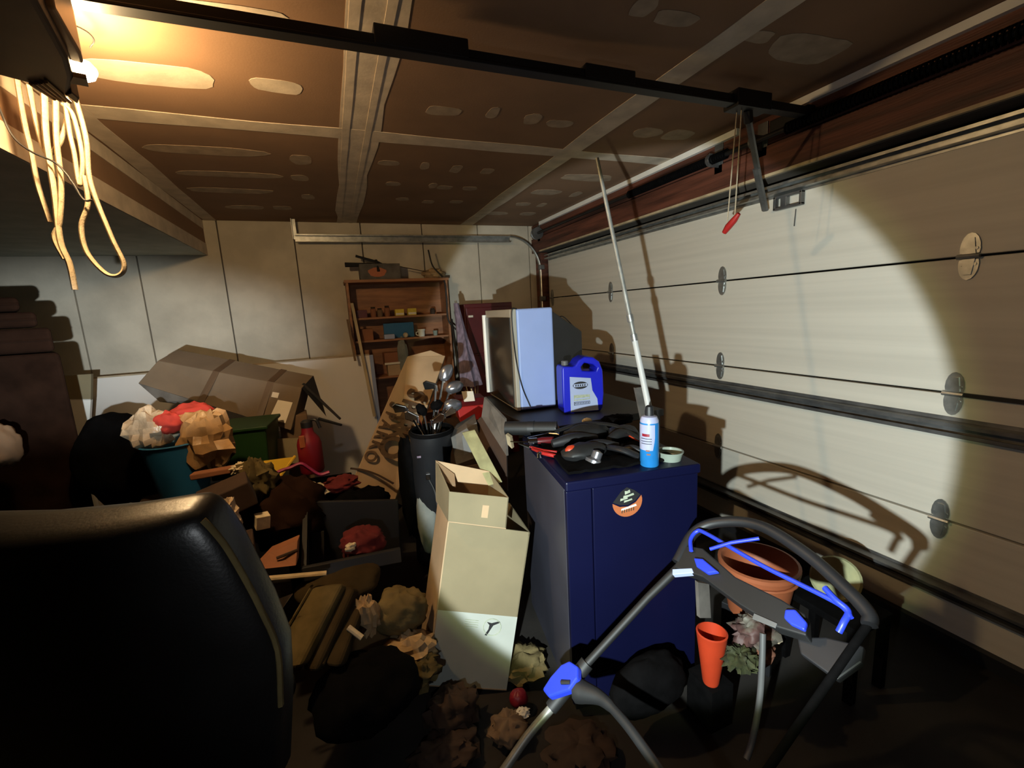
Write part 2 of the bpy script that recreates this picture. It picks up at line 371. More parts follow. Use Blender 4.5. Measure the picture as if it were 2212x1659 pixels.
# ------------------------------------------------------------------ garage door
Y0, Y1 = -.26, 4.62
door = struct(thing('door_1', None, None, (DX, (Y0+Y1)/2, 0)))
zs = [.015, .555, 1.105, 1.652, 2.150]
for k in range(4):
    z0, z1 = zs[k], zs[k+1]; b = MB()
    b.box((DX+.022, (Y0+Y1)/2, (z0+z1)/2), (.04, Y1-Y0, z1-z0-.009))
    sec = b.build('door_section', M['doorpaint'], door, bevel=.004)
def cstrut(z, h, name, m):
    b = MB(); ym, L = (Y0+Y1)/2, Y1-Y0-.05
    b.box((DX-.002, ym, z), (.004, L, h)); b.box((DX-.028, ym, z+h*.30), (.054, L, .004)); b.box((DX-.028, ym, z-h*.30), (.054, L, .004))
    b.box((DX-.055, ym, z+h*.22), (.004, L, h*.16)); b.box((DX-.055, ym, z-h*.22), (.004, L, h*.16))
    b.build(name, m, door)
cstrut(.965, .085, 'strut', M['dgalv']); cstrut(2.105, .075, 'strut', M['galv']); cstrut(.25, .065, 'strut', M['dgalv'])
MB().box((DX-.005, (Y0+Y1)/2, .03), (.05, Y1-Y0, .06)).build('bottom_seal', M['black'], door)
hp = [(.031*math.cos(t), .028+.062*math.sin(t)) if math.sin(t) > -.2 else (.031*math.cos(t), .012) for t in [i*2*math.pi/16 for i in range(16)]]
hingeproto = None
for zc in (1.105, 1.652, .555):
    for yc in (.98, 2.17, 3.40, 4.54, -.18):
        if hingeproto is None:
            b = MB(frame((DX-.001, yc, zc), (0, -1, 0), (0, 0, 1)))
            for sg in (1, -1):
                poly = [(x, y*sg) for x, y in hp]
                b.prism(poly if sg > 0 else poly[::-1], .004)
                b.lathe([(.006, 0), (.006, .008)], (0, sg*.055, 0), 8); b.lathe([(.006, 0), (.006, .008)], (.02, sg*.03, 0), 8); b.lathe([(.006, 0), (.006, .008)], (-.02, sg*.03, 0), 8)
                b.prism([(-.02, sg*.01), (.02, sg*.01), (.012, sg*.07), (-.012, sg*.07)], .009)
            b.tube([(-.034, 0, .010), (.034, 0, .010)], .010, 8)
            hingeproto = b.build('hinge', M['galv'], door, smooth=35); hz = V((0, yc, zc))
        else:
            c = hingeproto.copy(); COL.objects.link(c); c.location = V((0, yc, zc))-hz
b = MB()
for c_, d_ in [((0, .03), (.16, .014)), ((0, -.03), (.16, .014)), ((-.073, 0), (.014, .07)), ((.073, 0), (.014, .07)), ((.02, 0), (.035, .05))]: b.box((DX-.016, 1.735+c_[0], 2.035+c_[1]), (.028, d_[0], d_[1]))
b.build('operator_bracket', M['dgalv'], door, bevel=.003)
MB().tube([(DX-.004, 1.70, 1.985), (DX-.004, 1.705, 1.90)], .003, 6).build('bracket_strap', M['dgalv'], door)
MB().box((DX-.006, .82, 1.105), (.012, .30, .016)).build('latch_bar', M['blackmetal'], door)
# vertical and horizontal door track on the far side
tr = thing('door_track', 'galvanised curved door track running along the far concrete wall under the ceiling', 'door track', (DX-.1, 4.66, 0))
def track(pts, name):
    b = MB(); p = [V(q) for q in pts]
    b.tube(p, .022, 8, flat=.55); b.build(name, M['galv'], tr, smooth=40)
zt = 2.335
track([(DX-.075, 4.665, .02), (DX-.075, 4.665, 1.95)], 'vertical_rail')
track([(DX-.075, 4.665, 1.95)]+[(DX-.075-.36*(1-math.cos(t)), 4.665, 1.95+(zt-1.95)*math.sin(t)) for t in [i*math.pi/20 for i in range(1, 11)]], 'curved_rail')
b = MB(); b.box(((DX-.43-.235)/2, 4.665, zt), (DX-.43+.235, .05, .006)); b.box(((DX-.43-.235)/2, 4.69, zt-.03), (DX-.43+.235, .005, .06)); b.box(((DX-.43-.235)/2, 4.665, zt-.062), (DX-.43+.235, .05, .006))
b.box(((DX-.43-.235)/2, 4.642, zt-.004), (DX-.43+.235, .005, .014))
b.build('horizontal_rail', M['galv'], tr)
b = MB(); b.box((-.235, 4.68, (zt+CZ)/2-.02), (.035, .004, CZ-zt+.04)); b.box((-.25, 4.665, (zt+CZ)/2-.02), (.004, .035, CZ-zt+.04)); b.build('hanger_angle', M['galv'], tr)
for z in (.5, 1.1, 1.65, 2.0): MB().box((DX-.075, 4.64, z), (.06, .05, .05)).build('track_bracket', M['dgalv'], tr, bevel=.004)
# torsion shaft and springs on the header
ts = thing('torsion_spring', 'dark torsion shaft with coil springs and brackets on the brown header', 'spring', (2.16, 1.85, 2.37))
MB().tube([(2.165, -.3, 2.345), (2.165, 4.66, 2.345)], .013, 10).build('shaft', M['blackmetal'], ts, smooth=40)
for a, c in ((2.0, 2.9), (.7, 1.65)):
    pts = [(2.165+.024*math.cos(t), a+(c-a)*t/(2*math.pi*55), 2.345+.024*math.sin(t)) for t in [i*math.pi/4 for i in range(55*8)]]
    MB().tube(pts, .0052, 5).build('coil_spring', M['blackcloth'], ts, smooth=60)
for y in (1.83, 2.12, 4.60):
    b = MB(); b.box((2.228, y, 2.36), (.008, .06, .17)); b.box((2.19, y, 2.345), (.075, .008, .075)); b.lathe([(.035, -.012), (.035, .012)], (2.165, y, 2.345), 14, M=Matrix.Rotation(math.pi/2, 4, 'X'))
    b.build('bearing_bracket', M['dgalv'], ts, bevel=.002)
MB().lathe([(.05, -.03), (.062, -.03), (.062, -.022), (.052, -.018), (.052, .018), (.062, .022), (.062, .03), (.05, .03)], (2.165, 4.52, 2.345), 18, M=Matrix.Rotation(math.pi/2, 4, 'X')).build('cable_drum', M['dgalv'], ts, smooth=35)
# ================================================================== DOOR OPENER
RY0, RZ0 = 1.555, 2.385
op = thing('garage_door_opener', 'dark garage door opener with lit bulb and long black rail under the ceiling', 'door opener', (-.72, 1.555, 2.16))
OB = 2.16
def hull(pxs, z0, z1):
    b = MB(); lo = [at(x, y, 'z', z0) for x, y in pxs]; b.prism3(lo, (0, 0, z1-z0)); return b
hull([(-260, 60), (-170, 120), (55, 180), (120, 208), (150, 215), (160, 170), (150, 130), (85, 8), (50, -60), (-150, -120)], OB, OB+.17).build('motor_housing', M['openerbody'], op, bevel=.012, seg=3)
hull([(150, 132), (182, 140), (176, 118), (120, 20), (86, 10)], OB+.03, OB+.15).build('lamp_cover', M['lamplens'], op, bevel=.006)
hull([(150, 180), (192, 188), (188, 172), (158, 166)], OB+.004, OB+.016).build('lamp_shield', M['openerbody'], op)
hull([(140, 205), (168, 226), (172, 214), (155, 200)], OB-.002, OB+.05).build('housing_corner', M['openerbody'], op, bevel=.003)
for k in range(4):
    p, q = at(66+11*k, 181-1.5*k, 'z', OB-.004), at(118+11*k, 214+2.2*k, 'z', OB-.004)
    MB().tube([p, q], .0045, 6).build('vent_slat', M['slat'], op)
MB().tube([(-.72, 1.46, OB+.15), (-.72, 1.46, CZ)], .012, 6).build('hanger_strap', M['dgalv'], op)
MB().tube([(-1.0, 1.50, OB+.15), (-1.0, 1.50, CZ)], .012, 6).build('hanger_strap', M['dgalv'], op)
b = MB(); b.lathe([(.011, 0), (.013, .02), (.024, .042), (.029, .060), (.024, .078), (.008, .090)], BULB-V((.055, 0, 0)), 16, M=Matrix.Rotation(math.pi/2, 4, 'Y'))
b.build('light_bulb', M['bulb'], op, smooth=60)
b = MB(); b.box((.78, RY0, RZ0), (2.88, .030, .032)); b.box((.78, RY0, RZ0-.02), (2.88, .048, .010)); b.build('rail', M['blackmetal'], op, bevel=.002)
b = MB(); b.box((.365, RY0, RZ0+.012), (.30, .05, .06)); b.build('rail_sleeve', M['blackmetal'], op, bevel=.004)
b = MB(); b.box((1.07, RY0, RZ0+.008), (.22, .05, .05)); b.build('rail_sleeve', M['blackmetal'], op, bevel=.004)
b = MB(); b.box((1.80, RY0+.005, RZ0), (.20, .08, .07)); b.build('trolley', M['blackmetal'], op, bevel=.004)
MB().box((2.205, RY0+.10, RZ0+.005), (.05, .20, .06)).build('header_bracket', M['blackmetal'], op, bevel=.004)
b = MB(); p0, p1 = at(1617, 262, 'y', 1.575), at(1653, 455, 'x', 2.275)
b.tube([p0, p0.lerp(p1, .55)], .014, 6, flat=.4); b.tube([p0.lerp(p1, .48)+V((-.008, 0, 0)), p1], .017, 6, flat=.4); b.build('door_arm', M['dgalv'], op)
b = MB(); b.tube([p0+V((0, 0, -.005)), V((1.80, RY0+.005, RZ0-.03))], .02, 6); b.build('trolley_joint', M['blackmetal'], op)
c = at(1578, 483, 'y', 1.60); top = V((c.x, 1.57, RZ0-.018))
rr = thing('emergency_release_handle', 'red plastic release handle hanging on thin cord before the cream door', 'release handle', c)
MB().tube([c+V((0, -.045, .035)), c+V((0, -.02, .012)), c+V((0, .012, -.012)), c+V((0, .035, -.035))], [.009, .015, .016, .011], 8).build('grip', M['brightred'], rr, smooth=50)
for dy in (-.022, .018): MB().tube([c+V((0, dy, .01)), top+V((0, dy*.6, 0))], .0028, 5).build('cord', M['rope'], rr)
# ropes and straps hanging at the opener
def rope(name, label, pts, r, m='rope', flat=.55, n=8):
    b = MB(); q = bez([at(*p) for p in pts], 10); b.tube(q, r, 6, flat=flat)
    o = b.build(name, M[m], loc=q[0], smooth=60); tag(o, label, 'rope', 'straps hanging from the opener'); return o
RP = 2.03
def rp(*xy, Y=RP): return [(x, y, 'y', Y) for x, y in xy]
rope('hanging_strap', 'pale webbing strap ending in a wide loop lowest right under the opener', rp((162, 208), (186, 300), (196, 395), (240, 510), (268, 570), (258, 594), (228, 590), (188, 545), (176, 490), (190, 440), (182, 380)), .0125)
rope('hanging_strap', 'pale webbing strap reaching furthest down in a frayed pointed end', rp((95, 205), (100, 300), (118, 420), (130, 520), (150, 570), (162, 626)), .0145)
rope('hanging_strap', 'short pale strap bundled beside the long frayed strap', rp((120, 210), (122, 300), (132, 400), (128, 480), (118, 515), (140, 560)), .013)
rope('hanging_strap', 'pale strap looping high just under the vent slats', rp((140, 215), (150, 285), (160, 330), (172, 400), (178, 340), (158, 250), (135, 225)), .011)
rope('hanging_strap', 'pale strap crossing behind the other straps toward the left', rp((62, 185), (80, 270), (100, 330), (128, 310), (146, 250), (142, 205), Y=2.06), .012)
rope('hanging_strap', 'leftmost pale strap partly in shadow beside the soffit edge', rp((30, 130), (52, 260), (68, 330), (82, 400), (108, 480), Y=2.08), .012)
o = rope('hanging_wire', 'thin black wire sagging across the pale hanging straps', rp((-10, 215), (25, 290), (65, 326), (120, 352), (150, 385), (180, 430), (200, 432), Y=2.00), .0034, 'black', 1); o['category'] = 'wire'; del o['group']
o = rope('ceiling_wire', 'thin dark wire looping from the opener against the bright ceiling', [(140, 48, 'z', 2.40), (168, 58, 'z', 2.41), (192, 72, 'z', 2.42), (203, 88, 'z', 2.42), (195, 102, 'z', 2.41)], .0025, 'black', 1); o['category'] = 'wire'; del o['group']
#PART2
# ================================================================== BLUE CABINET AND WHAT STANDS ON IT
ex = V((.986, -.166, 0)); ey = V((.166, .986, 0)); ez = V((0, 0, 1))
CFL = V((.684, 1.285, 0)); CW, CDp, CH = .515, .62, .95
cab = thing('tool_cabinet', 'navy blue metal cabinet with orange and black sticker, tools piled on top', 'cabinet', CFL+ex*CW/2+ey*CDp/2)
def cb(x, y, z, dx, dy, dz, b=None):
    b = b or MB(); p = CFL+ex*x+ey*y+ez*z
    b.hexa([p, p+ex*dx, p+ex*dx+ey*dy, p+ey*dy], [p+ez*dz, p+ex*dx+ez*dz, p+ex*dx+ey*dy+ez*dz, p+ey*dy+ez*dz]); return b
cb(.0, .022, .05, CW, CDp-.022, CH-.085).build('body', M['navysheen'], cab, bevel=.004)
cb(.02, .03, 0, CW-.04, CDp-.06, .05).build('plinth', M['black'], cab)
cb(-.004, -.012, CH-.036, CW+.008, CDp+.012, .036).build('top_panel', M['navy'], cab, bevel=.006)
d1 = cb(0, 0, .055, .094, .022, CH-.095).build('side_stile', M['navy'], cab, bevel=.003)
d2 = cb(.098, 0, .055, CW-.098, .022, CH-.095).build('cabinet_door', M['navy'], cab, bevel=.003)
# round sticker: orange bowl shape under a black cap, pale lettering
sc = atp(1355, 1083, CFL-ey*.0005, ey); SM = frame(sc, ex, ez)
R0 = .058
low = [(R0*math.cos(t), R0*math.sin(t)) for t in [math.pi*1.02+i*math.pi*.96/16 for i in range(17)]]
st = MB(SM @ Matrix.Rotation(math.radians(9), 4, 'Z')); st.prism(low+[(R0*.98, .008), (R0*.55, -.012), (0, -.020), (-R0*.55, -.012), (-R0*.98, .008)], .0012)
st = st.build('sticker', M['orange'], cab); st['label'] = 'orange and black round sticker'
b = MB(SM @ Matrix.Translation((0, 0, .0003)) @ Matrix.Rotation(math.radians(9), 4, 'Z')); b.prism([(-R0*.95, .012), (-R0*.5, -.006), (0, -.014), (R0*.5, -.006), (R0*.92, .012), (R0*.55, .036), (R0*.12, .054), (-R0*.3, .044)], .0010)
b.build('sticker_cap', M['ink'], st)
for i, (x, y, w, h) in enumerate([(0, .036, .022, .014), (.004, .022, .044, .010), (-.014, .012, .030, .009), (.002, .004, .034, .008)]):
    MB(SM @ Matrix.Translation((x, y, .0016)) @ Matrix.Rotation(math.radians(9), 4, 'Z')).prism([(-w/2, -h/2), (w/2, -h*.3), (w*.45, h/2), (0, h*.3), (-w*.42, h/2)], .0006).build('sticker_mark', M['greenink'], st)
MB(SM @ Matrix.Translation((.004, -.023, .0016)) @ Matrix.Rotation(math.radians(11), 4, 'Z')).prism([(-.030, -.004), (.032, -.004), (.030, .004), (-.028, .004)], .0006).build('sticker_mark', M['paper'], st)
for i in range(6):
    MB(SM @ Matrix.Translation((-.022+.009*i, -.036+.001*i, .0016))).prism([(-.002, -.006), (.002, -.006), (.003, .006), (-.001, .006)], .0006).build('sticker_mark', M['bink'], st)
# dark table behind, under the television
TZ = .945
tb = thing('dark_workbench', 'black low workbench behind the navy cabinet carrying the television', 'workbench', (1.12, 2.45, 0))
MB().box((1.28, 2.45, TZ-.02), (.80, 1.0, .04)).build('bench_top', M['black'], tb, bevel=.004)
for x in (.92, 1.64):
    for y in (2.0, 2.9): MB().box((x, y, (TZ-.04)/2), (.06, .06, TZ-.04)).build('leg', M['black'], tb)
# CRT television standing on the bench, screen facing left
th = math.radians(-4); sx = V((math.cos(th), math.sin(th), 0)); fy = V((-math.sin(th), math.cos(th), 0))
TC = at(1119, 888, 'z', TZ+.012); TH = .590; TW = .60
tv = thing('crt_television', 'silver CRT television with dark curved screen facing left', 'television', TC+sx*.2+fy*.25+V((0, 0, -.01)))
def tp(x, y, z): return TC+sx*x+fy*y+ez*z
def tvbox(x0, x1, y0, y1, z0, z1, b=None):
    b = b or MB(); b.hexa([tp(x0, y0, z0), tp(x1, y0, z0), tp(x1, y1, z0), tp(x0, y1, z0)], [tp(x0, y0, z1), tp(x1, y0, z1), tp(x1, y1, z1), tp(x0, y1, z1)]); return b
tvbox(.02, .245, 0, TW, 0, TH).build('cabinet_shell', M['silver'], tv, bevel=.012, seg=3)
b = MB(); f0 = [tp(.245, .03, .02), tp(.245, TW-.03, .02), tp(.245, TW-.03, TH-.015), tp(.245, .03, TH-.015)]
f1 = [tp(.50, .14, .06), tp(.50, TW-.14, .06), tp(.50, TW-.14, TH-.16), tp(.50, .14, TH-.16)]
b.hexa(f0, f1); b.build('rear_housing', M['black'], tv, bevel=.01)
b = MB()
for y0, y1, z0, z1 in [(0, .045, .0, TH), (TW-.02, TW, 0, TH), (.045, TW-.02, 0, .02), (.045, TW-.02, TH-.05, TH)]: tvbox(-.004, .02, y0, y1, z0, z1, b)
b.build('bezel', M['beige'], tv, bevel=.004)
def scr(u, v):
    y = .04+(TW-.058)*u; z = .015+(TH-.062)*v; bul = .020*(1-(2*u-1)**2)*(1-(2*v-1)**2); return tp(.000-bul, y, z)
MB().surf(scr, 14, 14, .01).build('screen', M['screen'], tv, smooth=60)
MB().tube([tp(-.016, TW-.004, .02), tp(-.016, TW-.004, TH-.03)], .015, 8).build('speaker_edge', M['white'], tv, smooth=50)
MB().tube(bez([tp(.03, .02, TH+.002), tp(-.008, -.006, TH-.02), tp(.0, -.009, TH*.55), tp(.03, -.009, TH*.25), tp(.075, -.009, .02)], 8), .004, 6).build('cable', M['charcoal'], tv, smooth=60)
MB().tube(bez([tp(.25, .05, TH-.03), tp(.30, .1, TH-.08), tp(.36, .12, TH-.06), tp(.45, .15, TH-.13)], 8), .003, 6).build('cable', M['black'], tv, smooth=60)
# blue jug
JB = at(1254, 886, 'z', TZ); jd = V((.97, -.22, 0)).normalized(); jn = V((-.22, -.97, 0)).normalized()
jug = thing('washer_fluid_jug', 'bright blue plastic jug with handle and pale label beside the television', 'jug', JB)
JM = frame(JB, jd, ez)   # local x right, y up, z toward camera
def jp(w): return w
out = [(-.118, .01), (-.108, 0), (.098, 0), (.112, .02), (.120, .10), (.118, .20), (.116, .235), (.098, .285), (.062, .312), (.012, .318), (-.022, .300), (-.042, .272), (-.060, .268), (-.112, .272), (-.120, .255), (-.121, .10)]
hole = [(-.010, .262), (.010, .284), (.060, .272), (.086, .250), (.078, .232), (.040, .234), (-.004, .240)]
def platehole(out, hole, t):
    me = bmesh.new(); vo = [me.verts.new((x, y, t/2)) for x, y in out]; vh = [me.verts.new((x, y, t/2)) for x, y in hole]
    es = [me.edges.new((a, b_)) for L in (vo, vh) for a, b_ in zip(L, L[1:]+L[:1])]
    bmesh.ops.triangle_fill(me, edges=es, use_beauty=True)
    r = bmesh.ops.extrude_face_region(me, geom=list(me.faces)); bmesh.ops.translate(me, verts=[v for v in r['geom'] if isinstance(v, bmesh.types.BMVert)], vec=(0, 0, -t))
    me.verts.index_update(); vs = [v.co.copy() for v in me.verts]; fs = [tuple(v.index for v in f.verts) for f in me.faces]; me.free(); return vs, fs
MB(JM).add(*platehole(out, hole, .13)).build('jug_body', M['blue'], jug, bevel=.016, seg=3, smooth=40)
MB().lathe([(.020, 0), (.020, .022), (.016, .026)], JM @ V((-.085, .272, 0)), 14).build('cap', M['grey'], jug, smooth=40)
lab = MB(JM @ Matrix.Translation((0, 0, .0655))).prism([(-.078, .010), (.086, .008), (.080, .075), (.052, .125), (.044, .196), (-.078, .212)], .0015).build('label', M['lblue'], jug)
ov = [(.038*math.cos(t), .0185*math.sin(t)) for t in [i*2*math.pi/20 for i in range(20)]]
LM = JM @ Matrix.Translation((0, 0, .0672))
MB(LM @ Matrix.Translation((-.018, .160, 0)) @ Matrix.Scale(1.15, 4)).prism(ov, .0008).build('label_emblem', M['ink'], lab)
MB(LM @ Matrix.Translation((-.018, .160, .0008)) @ Matrix.Scale(1.15, 4)).prism([(-.034, -.008), (.034, -.006), (.034, .008), (-.034, .007)], .0006).build('label_band', M['lblue'], lab)
for k in range(5): MB(LM @ Matrix.Translation((-.044+.013*k, .160, .0016))).prism([(-.004, -.005), (.003, -.005), (.004, .005), (-.003, .005)], .0005).build('label_mark', M['charcoal'], lab)
MB(LM @ Matrix.Translation((-.012, .090, 0))).prism([(-.046, -.018), (.048, -.014), (.048, .014), (-.046, .016)], .0008).build('label_band', M['greenink'], lab)
MB(LM @ Matrix.Translation((-.012, .088, .0008))).prism([(-.042, -.009), (.044, -.006), (.044, .001), (-.042, -.001)], .0006).build('label_band', M['lblue'], lab)
MB(LM @ Matrix.Translation((-.012, .058, 0))).prism([(-.046, -.011), (.048, -.008), (.048, .009), (-.046, .008)], .0008).build('label_band', M['ink'], lab)
MB(LM @ Matrix.Translation((-.012, .058, .0008))).prism([(-.043, -.008), (.045, -.0055), (.045, .0065), (-.043, .0055)], .0006).build('label_band', M['lblue'], lab)
for k in range(9): MB(LM @ Matrix.Translation((-.050+.0095*k, .058, .0013))).prism([(-.0025, -.004), (.002, -.004), (.0025, .004), (-.002, .004)], .0005).build('label_mark', M['charcoal'], lab)
# spray can
CB = at(1403, 1004, 'z', CH); can = thing('spray_can', 'pale blue aerosol can with black nozzle standing on the navy cabinet', 'spray can', CB)
MB().lathe([(.031, 0), (.034, .004), (.034, .155), (.033, .165)], CB, 28).build('can_body', M['canblue'], can, smooth=40)
b = MB()
def wrap(u, v):
    a = math.radians(150+(u*(115-20*v*0)-(0 if v > .45 else 30*(.45-v)*u)))
    return CB+V((.0345*math.cos(a), .0345*math.sin(a), .065+.095*v))
b.surf(wrap, 14, 6, .0006).build('printed_label', M['canwhite'], can, smooth=60)
MB().lathe([(.033, .160), (.033, .172), (.027, .186), (.017, .190)], CB, 28).build('shoulder', M['canwhite'], can, smooth=40)
MB().lathe([(.016, .188), (.016, .205), (.013, .222), (.008, .226)], CB, 16).build('nozzle', M['black'], can, smooth=40)
def arc(a0, a1, z0, z1, m, nm):
    MB().surf(lambda u, v: CB+V((.0352*math.cos(math.radians(a0+(a1-a0)*u)), .0352*math.sin(math.radians(a0+(a1-a0)*u)), z0+(z1-z0)*v)), 8, 2, .0004).build(nm, m, can)
arc(185, 232, .117, .127, M['crimson'], 'label_mark'); 
for z in (.108, .098, .089): arc(178, 245, z, z+.0022, M['ink'], 'label_mark')
for z, a in ((.062, 210), (.048, 215)): arc(a, a+22, z, z+.005, M['redbrown'], 'label_mark')
# tall pole leaning over the cabinet
p0, p1 = at(1415, 945, 'z', CH+.005), V((1.149, 1.761, 2.175)); q = lambda t: p0.lerp(p1, t)
po = thing('telescopic_pole', 'long thin metal pole with white lower sleeve standing on the navy cabinet', 'pole', p0)
MB().tube([q(0), q(.36)], [.015, .013], 10).build('lower_sleeve', M['polewhite'], po, smooth=40)
MB().tube([q(.36), q(1)], [.0105, .0085], 10).build('upper_tube', M['pole'], po, smooth=40)
for t in (.36, .43): MB().tube([q(t-.012), q(t+.012)], .0155, 10).build('collar', M['galv'], po, smooth=40)
# things lying on the cabinet
mat_ = thing('tool_roll', 'black tool roll spread over the top of the navy cabinet', 'tool roll', CFL+ex*.25+ey*.3+ez*CH)
def rollf(u, v):
    p = CFL+ex*(.03+.43*u)+ey*(.05+.52*v); return p+ez*(CH+.012+.010*noise.noise(V((u*5, v*5, 2)))+.008*noise.noise(V((u*11, v*11, 5))))
MB().surf(rollf, 20, 20, .010).build('sheet', M['blackcloth'], mat_, smooth=50)
for k, (u, v, l, r_) in enumerate([(.3, .55, .20, .024), (.55, .72, .24, .022), (.45, .35, .18, .020), (.75, .5, .16, .022), (.7, .2, .15, .016)]):
    c_ = rollf(u, v)+ez*r_*.8; dd = ex*math.cos(k*1.3)*l/2+ey*math.sin(k*1.3)*l/2*.4
    MB().tube(bez([c_-dd, c_+ez*.012, c_+dd], 6), [r_*(.7+.3*math.sin(math.pi*i/12)) for i in range(13)], 10).build('rolled_pocket', M['charcoal' if k % 2 else 'black'], mat_, smooth=60)
def top(px, py, z=CH): return at(px, py, 'z', z)
ct = thing('black_tube_case', 'black cylindrical case with a clasp lying across the cabinet back', 'case', top(1140, 930))
a, c = top(1092, 925, CH+.035), top(1200, 925, CH+.035)
MB().tube([a, c], .033, 16).build('tube', M['charcoal'], ct, smooth=40)
mid = a.lerp(c, .52); MB().tube([mid-(c-a)*.06, mid+(c-a)*.06], .037, 16).build('clasp', M['black'], ct, smooth=40)
MB().tube([c, c+(c-a)*.03], .034, 16).build('end_cap', M['black'], ct, smooth=40)
bl = thing('circular_saw', 'black circular saw body with straps in the middle of the cabinet top', 'power tool', top(1290, 950))
MB().blob(top(1265, 935, CH+.035), (.11, .07, .04), .18, 2, 3, 14, squash=-.034).build('motor', M['charcoal'], bl, smooth=60)
MB().blob(top(1345, 935, CH+.03), (.07, .06, .035), .2, 2, 5, 12, squash=-.029).build('grip_housing', M['black'], bl, smooth=60)
MB().tube(bez([top(1200, 932, CH+.05), top(1260, 915, CH+.07), top(1330, 920, CH+.065), top(1385, 950, CH+.03)], 8), .016, 8, flat=.4).build('strap', M['charcoal'], bl, smooth=60)
dr = thing('cordless_drill', 'dark grey drill with a shiny chuck lying near the cabinet front edge', 'power tool', top(1270, 985))
MB().blob(top(1262, 975, CH+.03), (.10, .055, .034), .12, 1.8, 8, 14, squash=-.029).build('drill_body', M['charcoal'], dr, smooth=60)
MB().lathe([(.036, 0), (.036, .012), (.020, .020), (.020, .045), (.006, .05)], top(1283, 1000, CH+.006), 18, M=Matrix.Rotation(math.radians(25), 4, 'Y')).build('chuck', M['steelgrey'], dr, smooth=40)
MB().blob(top(1235, 972, CH+.045), (.028, .02, .02), .1, 2, 2, 10).build('trigger', M['redorange'], dr, smooth=60)
MB().tube(bez([top(1310, 965, CH+.03), top(1345, 972, CH+.045), top(1378, 985, CH+.02)], 8), .018, 8, flat=.6).build('handle', M['black'], dr, smooth=60)
gp = thing('black_glove', 'black work glove lying right of the saw behind the spray can', 'glove', top(1340, 915))
MB().blob(top(1330, 908, CH+.02), (.10, .05, .028), .35, 3, 12, 14, squash=-.018).build('palm', M['blackcloth'], gp, smooth=60)
MB().blob(top(1268, 908, CH+.045), (.025, .018, .012), .2, 2, 4, 10).build('knuckle_patch', M['offwhite'], gp, smooth=60)
sd = thing('ratchet_screwdriver', 'red handled screwdriver with chrome collar pointing left on the cabinet', 'screwdriver', top(1160, 955))
a, c = top(1142, 955, CH+.02), top(1196, 950, CH+.02)
MB().tube([a.lerp(c, .33), a.lerp(c, .55), c], [.014, .017, .014], 12).build('handle', M['red'], sd, smooth=40)
MB().tube([a, a.lerp(c, .33)], .017, 12).build('collar', M['chrome'], sd, smooth=40)
MB().tube([top(1103, 954, CH+.012), a], .003, 8).build('shank', M['chrome'], sd, smooth=40)
pl = thing('pliers', 'pliers with orange red grips lying beside the red screwdriver', 'pliers', top(1175, 972))
for k, (p_, q_) in enumerate([((1148, 966), (1203, 978)), ((1150, 970), (1200, 985))]):
    MB().tube(bez([top(*p_, CH+.012), top((p_[0]+q_[0])/2, (p_[1]+q_[1])/2+2, CH+.016), top(*q_, CH+.012)], 6), [.005+.003*min(i, 8)/8 for i in range(13)], 8).build('grip', M['brightred'], pl, smooth=40)
MB().tube([top(1146, 966, CH+.012), top(1120, 958, CH+.010)], [.007, .003], 8).build('jaw', M['chrome'], pl, smooth=40)
wr_ = MB().tube([top(1140, 946, CH+.035), top(1185, 936, CH+.035), top(1208, 938, CH+.035)], [.003, .003, .006], 6).build('steel_wrench', M['chrome'], loc=top(1170, 945, CH), smooth=40); tag(wr_, 'thin bright steel wrench lying above the red screwdriver', 'wrench')
sk = MB(); sk.lathe([(.011, 0), (.011, .018), (.006, .022)], top(1166, 988, CH), 12); tag(sk.build('chrome_socket', M['chrome'], loc=top(1166, 988, CH), smooth=40), 'small chrome socket at the left edge of the cabinet top', 'socket')
og = MB(); og.lathe([(.016, 0), (.018, .012), (.010, .03)], top(1201, 930, CH), 12); tag(og.build('brass_fitting', M['orange'], loc=top(1201, 930, CH), smooth=40), 'small orange brass fitting at the end of the black tube case', 'fitting')
MB2 = MB(); MB2.tube([top(1358, 942, CH+.03), top(1384, 950, CH+.03)], [.006, .009], 8); tag(MB2.build('box_cutter', M['redorange'], loc=top(1370, 948, CH), smooth=40), 'orange box cutter left of the spray can', 'cutter')
b = MB(); pts = bez([top(1330, 1000, CH+.006), top(1355, 996, CH+.008), top(1380, 1000, CH+.006)], 6); b.tube(pts, .006, 6, flat=.5); tag(b.build('metal_clip', M['dgalv'], loc=top(1355, 998, CH), smooth=40), 'dull metal clip between the drill and the spray can', 'clip')
jl = thing('plastic_tub', 'flat clear plastic tub right of the spray can on the cabinet corner', 'tub', top(1447, 990))
MB().lathe([(.040, 0), (.047, .028), (.050, .030), (.050, .034), (.044, .034), (.040, .006)], top(1447, 992), 24).build('tub', M['glass'], jl, smooth=40)
MB().lathe([(.036, .006), (.036, .012)], top(1447, 992), 20).build('contents', M['paper'], jl)
gw = thing('wooden_offcut', 'grey weathered wood strip leaning behind the spray can', 'wood strip', top(1385, 930))
a, c = top(1392, 935, CH), at(1372, 838, 'y', top(1392, 935, CH).y+.05)
MB().slab([a, a+V((.034, 0, 0)), c+V((.034, 0, 0)), c], (0, .012, 0)).build('strip', M['dirtygrey'], gw)
